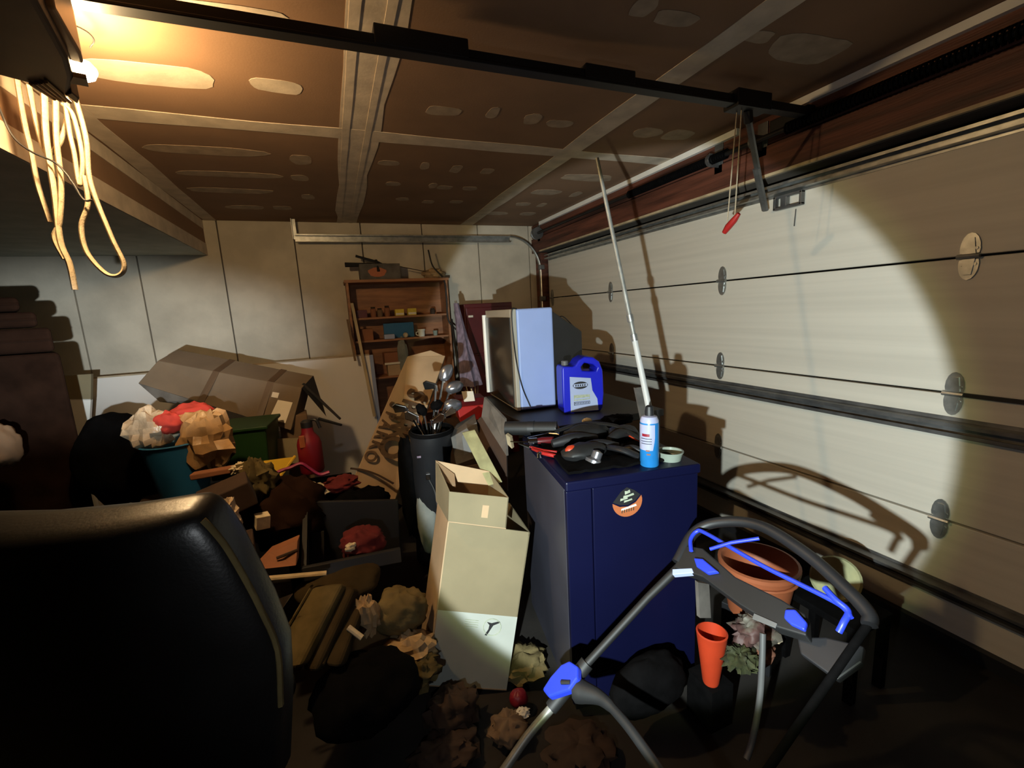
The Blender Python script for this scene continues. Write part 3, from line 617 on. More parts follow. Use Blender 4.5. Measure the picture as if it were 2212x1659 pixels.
# grey board / open lid leaning at the left side of the cabinet
g = [at(1046, 858, 'y', 2.25), at(1090, 905, 'y', 2.05), at(1094, 985, 'y', 1.90), at(1040, 900, 'y', 2.25)]
o = MB().prism3(g, (.012, .004, 0)).build('grey_board', M['dirtygrey'], loc=g[2]); tag(o, 'dirty grey board leaning under the television beside the cabinet', 'board')
g = [at(1040, 900, 'y', 2.25), at(1094, 985, 'y', 1.90), at(1096, 1060, 'y', 1.84), at(1000, 935, 'y', 2.3)]
o = MB().prism3(g, (.012, .02, -.01)).build('brown_fibreboard', M['brown'], loc=g[2]); tag(o, 'dark brown fibreboard sheet wedged beside the navy cabinet', 'board')
a, c = at(1100, 935, 'y', 1.86), at(1096, 975, 'y', 1.86)
o = MB().prism3([at(1092, 938, 'y', 1.86), at(1102, 945, 'y', 1.86), at(1106, 970, 'y', 1.84), at(1096, 960, 'y', 1.84)], (.02, .02, 0)).build('pale_wood_block', M['oldwood'], loc=c, bevel=.002); tag(o, 'small pale wood block at the tip of the screwdriver', 'block')
# ================================================================== CARDBOARD BOXES BY THE CABINET
def persp_box(front, back, name, mt, parent, **k):
    return MB().hexa(front, back).build(name, mt, parent, **k)
fTL, fTR, fBR, fBL = at(967, 1128, 'y', 1.66), at(1145, 1150, 'y', 1.55), at(1094, 1492, 'y', 1.50), at(922, 1482, 'y', 1.60)
dz = min(fBL.z, fBR.z)
nb = (fTR-fTL).cross(fBL-fTL).normalized(); nb = nb if nb.y > 0 else -nb
dep = V((.03, .30, 0))
big = thing('tall_carton', 'tall open cardboard carton with white printed lower half leaning on the navy cabinet', 'cardboard box', (fBL+fBR)/2+dep*.5)
def wall(a, b_, c, d, n, nm, mt, t=.005): return MB().slab([a, b_, c, d], V(n)*t).build(nm, mt, big)
mL, mR = fTL.lerp(fBL, .535), fTR.lerp(fBR, .535)
dn = dep.normalized()
wall(fTL, fTR, mR, mL, dn, 'front_panel', M['card2'])
lowp = wall(mL, mR, fBR, fBL, dn, 'printed_panel', M['printwhite'], .005)
e1 = (fTR-fTL).normalized()
wall(fTL, fTL+dep, fBL+dep, fBL, e1, 'side_panel', M['card']); wall(fTR, fTR+dep, fBR+dep, fBR, -e1, 'side_panel', M['card2'])
wall(fTL+dep, fTR+dep, fBR+dep, fBL+dep, -dn, 'back_panel', M['card2']); wall(fBL, fBR, fBR+dep, fBL+dep, V((0, 0, 1)), 'bottom_panel', M['card'])
fn = e1.cross((fTL-fBL)).normalized()
if fn.y > 0: fn = -fn
LGM = frame(atp(1063, 1355, mL+fn*.001, fn), e1, (fTL-fBL))
ring = []
for i in range(24):
    t = i*2*math.pi/24; ring.append((.036*math.cos(t), .034*math.sin(t)))
b = MB(LGM); b.tube([(x, y, .0005) for x, y in ring], .0016, 4, closed=True, flat=.3); b.build('logo_ring', M['greenink'], lowp)
b = MB(LGM); b.prism([(-.026, -.034), (-.017, -.036), (-.004, -.008), (.004, .008), (.030, .022), (.026, .027), (-.004, .016), (-.024, .019), (-.012, .008), (-.014, -.010)], .0008); b.build('logo_mark', M['ink'], lowp)
for k in range(4): MB(LGM @ Matrix.Translation((-.078, .020-.009*k, 0))).prism([(-.035, -.001), (.02, -.001), (.02, .001), (-.035, .001)], .0006).build('print_line', M['greenink'], lowp)
# smaller open box set into it
sTL, sTR, sBR, sBL = at(970, 1062, 'y', 1.63), at(1099, 1075, 'y', 1.56), at(1093, 1143, 'y', 1.56), at(968, 1128, 'y', 1.63)
sd_ = V((.0, .225, 0))
sb = thing('small_carton', 'small open shoe sized cardboard box resting in the mouth of the tall carton', 'cardboard box', (sBL+sBR)/2+sd_*.5)
def wall2(a, b_, c, d, n, nm, mt=M['card2'], t=.004): return MB().slab([a, b_, c, d], V(n)*t).build(nm, mt, sb)
dn2 = sd_.normalized(); e2 = (sTR-sTL).normalized(); hi = V((0, 0, .06))
wall2(sTL, sTR, sBR, sBL, dn2, 'front_panel')
wall2(sTL, sTL+sd_+hi, sBL+sd_, sBL, e2, 'side_panel'); wall2(sTR, sTR+sd_+hi*.6, sBR+sd_, sBR, -e2, 'side_panel')
wall2(sTL+sd_+hi, sTR+sd_+hi*.6, sBR+sd_, sBL+sd_, -dn2, 'back_panel', M['card']); wall2(sBL, sBR, sBR+sd_, sBL+sd_, V((0, 0, 1)), 'bottom_panel', M['card'])
wall2(sTL+hi*.15+sd_*.55, sTL+sd_*.95+hi, sTL+sd_*.9+hi*.2+e2*.07, sTL+sd_*.5-hi*.3+e2*.05, e2, 'flap', M['card'])
pn = e2.cross(sTL-sBL).normalized(); pn = pn if pn.y < 0 else -pn
b = MB(frame(atp(1048, 1105, sTL+pn*.0008, pn), e2, sTL-sBL)); b.prism([(-.013, -.026), (.013, -.026), (.013, .026), (-.013, .026)], .0008); b.build('tape_label', M['card'], sb)
# pale lath leaning out of the boxes
a, c = at(1012, 932, 'y', 2.02), at(1070, 1045, 'y', 1.72)
w = V((.03, -.006, .004)); o = MB().slab([a-w, a+w, c+w, c-w], (.002, .008, 0)).build('wooden_lath', M['greenwood'], loc=c); tag(o, 'pale yellow green wooden lath slanting down into the small carton', 'lath')
# greyish carton behind with photo print
g = [at(974, 945, 'y', 2.25), at(1030, 912, 'y', 2.20), at(1040, 985, 'y', 2.15), at(985, 1005, 'y', 2.2)]
o = thing('grey_carton', 'grey brown printed carton standing behind the small open box', 'cardboard box', V((g[3].x+.08, g[3].y+.08, .55)))
MB().prism3(g, (.05, .2, 0)).build('carton_body', M['dirtygrey'], o, bevel=.003)
MB().prism3([g[0].lerp(g[1], .45).lerp(g[3], .15)+V((0, -.004, 0)), g[1].lerp(g[2], .12)+V((0, -.004, 0)), g[2].lerp(g[1], .25)+V((0, -.004, 0)), g[3].lerp(g[2], .5).lerp(g[0], .25)+V((0, -.004, 0))], (0, .003, 0)).build('printed_panel', M['grey'], o)
# dark stack below supporting these
for k, (c_, d_, lb, mt) in enumerate([((.66, 2.22, .28), (.20, .44, .56), 'black crate standing on the floor under the grey carton', 'black'), ]):
    o = MB().box(c_, d_, RZ(-8)).build('storage_crate', M[mt], loc=(c_[0], c_[1], 0), bevel=.01); tag(o, lb, 'crate')
# red toolbox behind
rb = thing('red_toolbox', 'red metal toolbox with a pale tag standing before the umbrella', 'toolbox', at(1015, 900, 'y', 2.75))
g = [at(988, 880, 'y', 2.75), at(1046, 874, 'y', 2.75), at(1044, 905, 'y', 2.72), at(994, 912, 'y', 2.72)]
MB().prism3(g, (.02, .16, 0)).build('tray_front', M['brightred'], rb, bevel=.004)
g = [at(984, 862, 'y', 2.80), at(1047, 858, 'y', 2.80), at(1046, 876, 'y', 2.76), at(988, 882, 'y', 2.76)]
MB().prism3(g, (.02, .16, 0)).build('lid', M['red'], rb, bevel=.004)
MB().prism3([at(998, 846, 'y', 2.79), at(1022, 845, 'y', 2.79), at(1026, 866, 'y', 2.77), at(1003, 868, 'y', 2.77)], (0, .01, 0)).build('paper_tag', M['paper'], rb)
MB().tube([at(1034, 903, 'y', 2.715), at(1042, 903, 'y', 2.715)], .007, 8).build('latch', M['chrome'], rb, smooth=40)
b0 = at(1015, 905, 'y', 2.78); o = thing('plywood_crate', 'dark red brown crate under the red toolbox', 'crate', (b0.x+.02, b0.y+.06, 0))
MB().box((b0.x-.03, b0.y+.08, (b0.z-.02)/2), (.20, .24, b0.z-.02)).build('crate_body', M['brown'], o, bevel=.004)
for z in (.2, .5): MB().box((b0.x-.03, b0.y-.045, z), (.20, .012, .07)).build('slat', M['card3'], o)
# ================================================================== BOOKCASE
BX0, BX1, BYF, BYB, BZ = .155, 1.125, 4.50, 4.785, 1.90
bk = thing('bookcase', 'open reddish wood bookcase with small goods against the concrete wall', 'bookcase', ((BX0+BX1)/2, 4.64, 0))
for x in (BX0+.01, BX1-.01): MB().box((x, (BYF+BYB)/2, BZ/2), (.022, BYB-BYF, BZ)).build('side_panel', M['woodshelf'], bk, bevel=.002)
MB().box(((BX0+BX1)/2, (BYF+BYB)/2, BZ-.012), (BX1-BX0+.03, BYB-BYF+.02, .026)).build('top_board', M['woodshelf'], bk, bevel=.002)
MB().box(((BX0+BX1)/2, BYB-.006, BZ/2), (BX1-BX0-.04, .008, BZ-.04)).build('back_board', M['woodshelf'], bk)
SH = [1.545, 1.325, .955, .55, .10]
for z in SH: MB().box(((BX0+BX1)/2, (BYF+BYB)/2+.01, z-.010), (BX1-BX0-.044, BYB-BYF-.03, .020)).build('shelf', M['woodshelf'], bk, bevel=.002)
def onshelf(px, s, Yf=4.54):
    p = at(px, 690, 'y', Yf); d = ray(px, 690); return V((p.x, Yf, SH[s]))
def sbox(px, s, w, h, d, m, name, label, cat, Yf=4.545, rz=0, grp=None, deco=None):
    p = onshelf(px, s, Yf); t = thing(name, label, cat, (p.x, Yf+d/2, SH[s]), grp)
    MB().box((p.x, Yf+d/2, SH[s]+h/2), (w, d, h), RZ(rz)).build('carton', M[m], t, bevel=.003)
    if deco: MB().box((p.x, Yf-.001, SH[s]+h*.28), (w*.92, .003, h*.30)).build('label', M[deco], t)
    return t
sbox(865, 0, .085, .065, .07, 'yellowbox', 'yellow_carton', 'left one of the two yellow cartons on the top shelf', 'carton', deco='paper')
sbox(892, 0, .085, .068, .07, 'yellowbox', 'yellow_carton', 'right one of the two yellow cartons on the top shelf', 'carton', deco='paper')
sbox(783, 0, .10, .075, .10, 'red', 'red_carton', 'dull red carton at the left end of the top shelf', 'carton')
for k, (px, h, m, lb) in enumerate([(808, .10, 'redbrown', 'short brown jar left of the middle on the top shelf'), (822, .085, 'card3', 'dark brown jar second in the top shelf row'), (838, .105, 'redbrown', 'tall red brown jar beside the yellow cartons'), (936, .06, 'brown', 'small dark knob jar at the right end of the top shelf')]):
    p = onshelf(px, 0, 4.58); t = thing('jar', lb, 'jar', p); MB().lathe([(.024, 0), (.027, .01), (.027, h*.75), (.02, h*.82)], p, 14).build('jar_body', M[m], t, smooth=40); MB().lathe([(.021, h*.82), (.021, h)], p, 14).build('lid', M['brown'], t, smooth=40)
sbox(790, 1, .11, .11, .12, 'redbrown', 'brown_carton', 'brown carton at the left end of the second shelf', 'carton')
sbox(838, 1, .10, .045, .08, 'lblue', 'pale_blue_box', 'pale blue grey box at the front of the second shelf', 'box', Yf=4.515)
p = onshelf(855, 1, 4.66); o = MB().box(p+V((.02, 0, .075)), (.30, .03, .15)).build('dark_tray', M['teal'], loc=p); tag(o, 'dark teal tray standing at the back of the second shelf', 'tray')
for px, lb in ((873, 'pale round ball on the second shelf'), ):
    p = onshelf(px, 1, 4.55); o = MB().blob(p+V((0, 0, .026)), (.026, .026, .026), .02, 2, 1, 10).build('ball', M['offwhite'], loc=p, smooth=60); tag(o, lb, 'ball')
p = onshelf(908, 1, 4.55); t = thing('white_mug', 'white cup with a bright rim on the second shelf', 'cup', p)
MB().lathe([(.028, 0), (.032, .01), (.034, .055), (.040, .062), (.040, .075), (.030, .075)], p, 18).build('cup', M['white'], t, smooth=40)
MB().tube([p+V((-.033, 0, .05)), p+V((-.055, 0, .045)), p+V((-.055, 0, .02)), p+V((-.031, 0, .012))], .005, 6).build('handle', M['white'], t, smooth=40)
p = onshelf(938, 1, 4.56); o = MB().lathe([(.02, 0), (.025, .05), (.022, .052), (.018, .006)], p, 16).build('drinking_glass', M['glass'], loc=p, smooth=40); tag(o, 'small clear glass at the right of the second shelf', 'glass')
p = onshelf(846, 2, 4.56); o = sbox(845, 2, .16, .11, .12, 'card', 'tan_carton', 'tan carton low on the third shelf behind the long carton', 'carton')
p = onshelf(838, 2, 4.55)+V((0, 0, .112)); t = thing('pinkish_carton', 'pinkish carton stacked on the tan carton on the third shelf', 'carton', p); MB().box(p+V((0, .05, .06)), (.15, .11, .12), RZ(4)).build('carton', M['redbrown'], t, bevel=.003); MB().box(p+V((0, -.01, .012)), (.15, .01, .02)).build('label', M['paper'], t)
p = onshelf(857, 2, 4.52)+V((.03, 0, .0)); b = MB(); b.blob(p+V((0, .03, .20)), (.05, .03, .18), .3, 2.5, 6, 12, squash=-.199); o = b.build('grey_rag', M['greycloth'], loc=p, smooth=60); tag(o, 'grey rag hanging before the cartons of the bookcase', 'rag')
# on top of the bookcase
p = at(823, 603, 'y', 4.56); tz = BZ+.002; t = thing('picture_box', 'grey box with an orange picture lying on the bookcase', 'box', (p.x, 4.62, tz))
MB().box((p.x+.0, 4.63, tz+.075), (.38, .18, .15)).build('carton', M['dirtygrey'], t, bevel=.004)
b = MB(frame((p.x-.03, 4.538, tz+.07), (1, 0, 0), (0, 0, 1))); b.prism([(.085*math.cos(a)*(1+.1*math.sin(5*a)), .045*math.sin(a)) for a in [i*2*math.pi/16 for i in range(16)]], .002); b.build('picture', M['orange'], t)
t = thing('crossbow', 'black crossbow like tool lying on the picture box', 'tool', (p.x-.03, 4.60, tz+.152))
MB().tube([at(745, 572, 'y', 4.60), at(835, 572, 'y', 4.62)], [.022, .014], 8).build('stock', M['black'], t, smooth=40)
MB().tube([at(768, 553, 'y', 4.60), at(815, 566, 'y', 4.60), at(835, 576, 'y', 4.60)], .012, 8).build('limb', M['black'], t, smooth=40)
MB().tube([at(812, 562, 'y', 4.58), at(818, 586, 'y', 4.53)], .014, 8).build('grip', M['black'], t, smooth=40)
MB().tube([at(835, 570, 'y', 4.60), at(935, 590, 'y', 4.60)], .004, 6).build('arrow_rod', M['brown'], t)
t = thing('crumpled_bag', 'pale crumpled bag on the right end of the bookcase top', 'bag', (1.0, 4.6, BZ)); MB().blob((1.02, 4.62, BZ+.045), (.11, .09, .055), .4, 3, 4, 14, squash=-.044).build('bag', M['card'], t, smooth=60)
b = MB(); b.tube(bez([at(925, 540, 'y', 4.58), at(935, 575, 'y', 4.55), at(958, 603, 'y', 4.5), at(964, 640, 'y', 4.48), at(968, 690, 'y', 4.47), at(985, 712, 'y', 4.46)], 8), .008, 8)
o = b.build('black_hose', M['black'], loc=at(985, 712, 'y', 4.46), smooth=60); tag(o, 'black hose hanging down the right side of the bookcase', 'hose')
# thin planks left of the bookcase
for k, (a, c, w, m, lb) in enumerate([((757, 655), (806, 900), .026, 'oldwood', 'pale thin plank leaning at the left bookcase side'), ((748, 690), (765, 780), .02, 'card3', 'dark thin plank left of the pale plank')]):
    A, C_ = at(*a, 'y', 4.46), at(*c, 'y', 4.25); ww = V((w, 0, 0)); o = MB().slab([A, A+ww, C_+ww, C_], (0, .012, 0)).build('plank', M[m], loc=C_); tag(o, lb, 'plank')
# red metal locker behind the television
rl = thing('red_locker', 'dark red metal locker standing behind the television', 'locker', (1.5, 4.5, 0))
A = at(1002, 657, 'y', 4.33); MB().box((A.x+.26, 4.53, A.z/2), (.52, .38, A.z)).build('locker_body', M['red'], rl, bevel=.006)
for z0, z1 in ((.03, .55), (.57, 1.10), (1.12, 1.585)): MB().box((A.x+.26, 4.334, (z0+z1)/2), (.48, .012, z1-z0)).build('door_panel', M['red'], rl, bevel=.004)
MB().box((A.x+.06, 4.325, 1.50), (.05, .006, .02)).build('name_plate', M['paper'], rl)
# folded umbrella
um = thing('folded_parasol', 'folded mauve grey parasol leaning beside the red locker', 'parasol', at(1040, 905, 'y', 3.4)*1.0)
ua, ub = at(985, 655, 'y', 3.75), at(1030, 905, 'y', 3.35); ud = (ub-ua)
def uc(t): return ua+ud*t
b = MB()
rings = []
for i in range(15):
    t = i/14*.72; r = .018+.062*(t/.72)**1.2; c_ = uc(t)
    for j in range(20):
        an = 2*math.pi*j/20; k = 1+.28*math.cos(5*an+i*.15); rings.append(c_+V((math.cos(an)*r*k, math.sin(an)*r*k, 0)))
fs = [(i*20+j, i*20+(j+1) % 20, (i+1)*20+(j+1) % 20, (i+1)*20+j) for i in range(14) for j in range(20)]
b.add(rings, fs); b.build('canopy', M['mauve'], um, smooth=70)
MB().tube([uc(-.02), uc((0-ua.z)/ud.z)], .010, 8).build('pole', M['galv'], um, smooth=40)
for k in range(5):
    an = k*2*math.pi/5; e = uc(.72)+V((math.cos(an)*.06, math.sin(an)*.06, 0)); MB().tube([e, uc(.86)+V((math.cos(an)*.035, math.sin(an)*.035, 0))], .005, 6).build('rib', M['oldwood'], um)
MB().tube([at(975, 690, 'y', 3.9), at(1005, 890, 'y', 3.5)], .012, 8).build('rod', M['blackmetal'], um, smooth=40)
# ================================================================== LONG LETTERED CARTON
q = [at(882, 772, 'y', 3.35), at(925, 757, 'y', 3.42), at(968, 778, 'y', 3.36), at(848, 1088, 'y', 2.62), at(762, 1062, 'y', 2.62)]
fTL, fTR, fBR, fBL = at(880, 770, 'y', 3.34), at(962, 768, 'y', 3.34), at(852, 1085, 'y', 2.66), at(757, 1048, 'y', 2.66)
lc = thing('long_lettered_carton', 'long cardboard carton with big brown lettering leaning on the bookcase', 'cardboard box', (fBL+fBR)/2)
nn = (fTR-fTL).cross(fBL-fTL).normalized(); nn = nn if nn.y > 0 else -nn
MB().slab([fTL, fTR, fBR, fBL], nn*.16).build('carton_body', M['card'], lc, bevel=.004)
up = (fTL+fTR-fBL-fBR).normalized(); rt = (fTR-fTL).normalized()
pk = at(930, 757, 'y', 3.36); MB().prism3([fTL, pk, fTR+nn*.01], nn*.01).build('end_flap', M['card'], lc)
LP = lambda px, py: atp(px, py, fTL-nn*.0012, nn)
word = ['O', 'K', 'R', 'A', 'P', 'S']
spots = [(845, 965), (858, 938), (866, 916), (874, 896), (884, 876), (897, 852)]
tdir = (LP(897, 852)-LP(845, 965)).normalized(); side = tdir.cross(-nn).normalized()
for ch, (px, py) in zip(word, spots):
    text('lettering', ch, .17 if ch != 'O' else .21, frame(LP(px, py), -tdir, (-nn).cross(-tdir)), M['bink'], lc, bold=.006)
for ch, (px, py) in zip(word, [(800, 985), (812, 962), (822, 940), (832, 918), (842, 897), (852, 875)]):
    text('small_lettering', ch, .10, frame(LP(px, py), -tdir, (-nn).cross(-tdir)), M['bink'], lc, bold=.003)
b = MB(); pts = bez([LP(757, 1012), LP(785, 1016), LP(815, 1026), LP(850, 1045)], 6); b.tube([p_-nn*.002 for p_ in pts], .014, 6, flat=.3); b.build('strap', M['brown'], lc)
# ================================================================== GOLF BAG AND CLUBS
gb = at(935, 1205, 'z', .04); gt = at(932, 925, 'y', 2.32)
gf = thing('golf_bag', 'black golf bag with grey pocket standing beside the tall carton', 'golf bag', gb)
def gc(t): return gb.lerp(gt, t)
gx = V((1, -.25, 0)).normalized(); gy = V((.25, 1, 0)).normalized()
b = MB(); n = 24; vs = []; prof = [(0, .10), (.03, .115), (.3, .118), (.6, .120), (.8, .122), (.86, .132), (.97, .135), (1, .128)]
for t, r in prof:
    for j in range(n):
        an = 2*math.pi*j/n; vs.append(gc(t)+gx*r*math.cos(an)*.86+gy*r*math.sin(an))
fs = [(i*n+j, i*n+(j+1) % n, (i+1)*n+(j+1) % n, (i+1)*n+j) for i in range(len(prof)-1) for j in range(n)]+[tuple(range(n))]
b.add(vs, fs); b.build('bag_body', M['black'], gf, smooth=40)
b = MB(); b.tube([gc(.985)+gx*.112*math.cos(a)+gy*.128*math.sin(a) for a in [i*2*math.pi/24 for i in range(24)]], .012, 6, closed=True); b.build('rim', M['blackcloth'], gf, smooth=60)
b = MB(); b.blob(gc(.40)-gy*.10-gx*.02, (.062, .045, .22), .12, 2, 3, 16); b.build('pocket', M['greycloth'], gf, smooth=60)
MB().box(gc(.72)-gy*.125-gx*.015, (.024, .008, .034), RZ(-14)).build('buckle', M['chrome'], gf, bevel=.003)
MB().tube(bez([gc(.70)-gy*.126-gx*.01, gc(.62)-gy*.14+gx*.02, gc(.5)-gy*.14+gx*.035], 6), .008, 6, flat=.4).build('strap', M['grey'], gf)
MB().box(gc(.865)-gy*.135-gx*.06, (.020, .006, .010), RZ(-14)).build('logo_tag', M['mauve'], gf)
MB().blob(gc(.6)-gx*.13, (.05, .07, .30), .25, 2, 9, 14).build('side_pouch', M['blackcloth'], gf, smooth=60)
for i in range(3): MB().box(gc(.16)-gy*.128+V((.02, 0, .02*i)), (.03, .004, .006), RZ(-14)).build('zip_pull', M['yellow'] if i == 0 else M['chrome'], gf)
def club(px, py, kind, ang, label, Y=2.30, base=.85):
    hp_ = at(px, py, 'y', Y); t = thing('golf_club', label, 'golf club', gc(base), 'clubs in the golf bag')
    MB().tube([gc(base).lerp(hp_, .0)*1.0, hp_], .006, 8).build('shaft', M['chrome'], t, smooth=40)
    A = frame(hp_, (math.cos(ang), .25, math.sin(ang)), (0, -.2, 1))
    if kind == 'wood': MB(A).blob((.03, 0, .0), (.055, .035, .034), .1, 1.5, px, 12).build('club_head', M['steelgrey'], t, smooth=60)
    elif kind == 'cover': MB(A).blob((.015, .0, 0), (.036, .026, .028), .2, 2, px, 12).build('head_cover', M['blackcloth'], t, smooth=60)
    else:
        MB(A).prism([(-.008, -.018), (.060, -.026), (.072, .012), (.055, .024), (0, .008)], .016).build('club_head', M['chrome'], t, bevel=.003)
    MB().tube([hp_-V((0, 0, .03)), hp_+V((0, 0, .002))], .008, 8).build('hosel', M['chrome'], t, smooth=40)
club(878, 882, 'iron', math.pi*.98, 'chrome iron club standing out furthest left over the carton lettering', 2.30)
club(902, 902, 'iron', math.pi*.9, 'chrome iron club just above the left rim of the golf bag', 2.28)
club(932, 908, 'iron', .2, 'chrome iron club low over the middle of the golf bag rim', 2.26)
club(960, 892, 'iron', .3, 'chrome iron club low at the right rim of the golf bag', 2.32)
club(942, 833, 'iron', math.pi*.97, 'chrome iron club with a bright warm glint above the middle', 2.36)
club(958, 815, 'wood', .9, 'large grey driver head standing highest in the golf bag', 2.40)
club(972, 840, 'wood', .2, 'grey fairway wood head below the driver at right', 2.40)
club(968, 875, 'wood', -.2, 'small grey hybrid club head lowest at the right', 2.34)
club(938, 878, 'cover', .4, 'black covered club head in the middle of the bag', 2.36)
club(915, 890, 'cover', 2.2, 'black covered club head at the left of the bag', 2.40)
# ================================================================== WHITE SHEET, LONG CARTON AND THE LEFT PILE
SY = 4.42; A, B_ = at(130, 815, 'y', SY), at(797, 762, 'y', SY); A.z = B_.z = 1.19; lean = V((0, -.20, -1.185))
sh = thing('white_board_sheet', 'large white board sheet standing on its long edge against the concrete wall', 'board', (A+B_)/2+lean)
MB().slab([A, B_, B_+lean, A+lean], (0, .024, .004)).build('board', M['sheet'], sh)
MB().box(((A.x+B_.x)/2, SY+.015, 1.195), (B_.x-A.x, .034, .012)).build('top_edge', M['edge'], sh)
MB().slab([B_+V((0, 0, 0)), B_+V((.035, .02, 0)), B_+lean+V((.035, .02, 0)), B_+lean], (0, .012, 0)).build('end_edge', M['lblue'], sh)
# white tapered post with tan head in front of the sheet
wp = thing('white_post', 'white tapered board with tan top end standing before the sheet', 'board', at(178, 1000, 'y', 3.9))
Yp = 3.9
MB().slab([at(128, 862, 'y', Yp), at(196, 862, 'y', Yp), at(188, 1000, 'y', Yp).xyz*1.0, at(140, 1000, 'y', Yp)], (0, .03, 0)).build('white_blade', M['white'], wp)
MB().slab([at(128, 812, 'y', Yp), at(197, 808, 'y', Yp), at(196, 864, 'y', Yp), at(136, 864, 'y', Yp)], (0, .03, 0)).build('tan_head', M['card2'], wp)
wa, wb2 = at(188, 1000, 'y', Yp), at(172, 1000, 'y', Yp); MB().slab([wb2, wa, V((wa.x, Yp, 0)), V((wb2.x+.02, Yp, 0))], (0, .03, 0)).build('foot', M['white'], wp)
# stepped blocks at the far left, added to fill a dark shadow-like outline
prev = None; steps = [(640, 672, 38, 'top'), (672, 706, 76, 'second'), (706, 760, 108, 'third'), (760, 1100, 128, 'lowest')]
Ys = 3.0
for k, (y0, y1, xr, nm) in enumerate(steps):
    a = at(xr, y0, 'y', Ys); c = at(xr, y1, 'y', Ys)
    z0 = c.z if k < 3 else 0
    t = thing('dark_stand_in_block', nm+' of the dark brown stand-in blocks at the left edge' if k < 3 else 'lowest and largest of the dark brown stand-in blocks at the left edge', 'cushion', (a.x-.35, Ys+.2, z0), 'added dark stack at the left edge')
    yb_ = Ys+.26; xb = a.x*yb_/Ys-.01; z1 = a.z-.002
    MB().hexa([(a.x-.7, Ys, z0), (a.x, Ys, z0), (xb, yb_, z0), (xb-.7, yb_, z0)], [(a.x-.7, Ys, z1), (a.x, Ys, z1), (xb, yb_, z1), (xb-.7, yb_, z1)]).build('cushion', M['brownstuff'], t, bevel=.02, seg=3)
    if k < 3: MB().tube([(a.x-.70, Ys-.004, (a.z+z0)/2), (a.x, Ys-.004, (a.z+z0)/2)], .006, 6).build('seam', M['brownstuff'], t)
# long carton lying tilted on the pile
f = [at(341, 779, 'y', 3.55), at(652, 838, 'y', 3.25), at(628, 930, 'y', 3.15), at(298, 828, 'y', 3.45)]
bk_ = at(384, 755, 'y', 3.72)-f[0]
lcx = thing('long_tilted_carton', 'long taped cardboard carton lying tilted on the pile before the white sheet', 'cardboard box', (f[2]+f[3])/2+bk_*.5)
MB().slab(f, bk_).build('carton_body', M['card4'], lcx, bevel=.004)
fb = [f[3]+V((0, .005, 0)), at(345, 868, 'y', 3.40), at(440, 880, 'y', 3.36), f[3].lerp(f[2], .35)]
MB().prism3(fb, (0, .14, .0)).build('lower_flap', M['dirtygrey'], lcx)
nf = (f[1]-f[0]).cross(f[3]-f[0]).normalized(); nf = nf if nf.y < 0 else -nf
def onf(u, v): return f[0].lerp(f[1], u).lerp(f[3].lerp(f[2], u), v)+nf*.002
for u in (.40, .78):
    MB().prism3([onf(u-.022, -.0), onf(u+.022, 0), onf(u+.022, 1), onf(u-.022, 1)], -nf*.002).build('tape', M['tape'], lcx)
    MB().prism3([onf(u-.022, 0), onf(u+.022, 0), onf(u+.022, 0)+bk_, onf(u-.022, 0)+bk_], (0, 0, .002)).build('tape', M['tape'], lcx)
MB().prism3([onf(.865, .40), onf(.965, .38), onf(.955, .88), onf(.845, .90)], nf*.001).build('shipping_label', M['paper'], lcx)
MB().prism3([onf(.815, .24), onf(.86, .23), onf(.86, .36), onf(.815, .37)], nf*.001).build('sticker', M['paper'], lcx)
MB().prism3([f[1], f[1]+bk_, at(705, 900, 'y', 3.25), at(690, 880, 'y', 3.2)], (0, .006, .0)).build('end_flap', M['black'], lcx)
# supports under the carton and around
def blobthing(name, label, cat, px, py, Y, r, m, amp=.3, fr=2.2, seed=1, crease=0, n=18, squash=None, facet=False):
    c = at(px, py, 'y', Y); t = MB().blob(c, r, amp, fr, seed, n, squash, crease).build(name, M[m], loc=(c.x, c.y, c.z-r[2]), smooth=(24 if facet else 70)); return tag(t, label, cat)
def boxthing(name, label, cat, px, py, Y, d, m, rz=0, rx=0, ry=0, bevel=.006, ground=False):
    c = at(px, py, 'y', Y)
    if ground: top_ = c.z+d[2]/2; d = (d[0], d[1], top_); c = V((c.x, c.y, top_/2))
    t = MB().box(c, d, RZ(rz) @ RX(rx) @ RY(ry)).build(name, M[m], loc=(c.x, c.y, c.z-d[2]/2), bevel=bevel); return tag(t, label, cat)
blobthing('black_duffel', 'black stuffed bag behind the teal wastebasket', 'bag', 262, 990, 2.92, (.20, .15, .25), 'blackcloth', .15, 1.6, 3)
boxthing('dark_chest', 'dark low chest under the long tilted carton', 'chest', 470, 985, 3.35, (.80, .35, .16), 'brown', -4, ground=True)
boxthing('upright_carton', 'brown upright carton under the right end of the tilted carton', 'cardboard box', 640, 945, 3.28, (.17, .16, .34), 'card3', 4, ground=True)
boxthing('tan_card_sheet', 'tan folded card sheet standing behind the yellow tray', 'card', 600, 975, 3.05, (.24, .02, .16), 'card2', 5, -12, 8, bevel=.001)
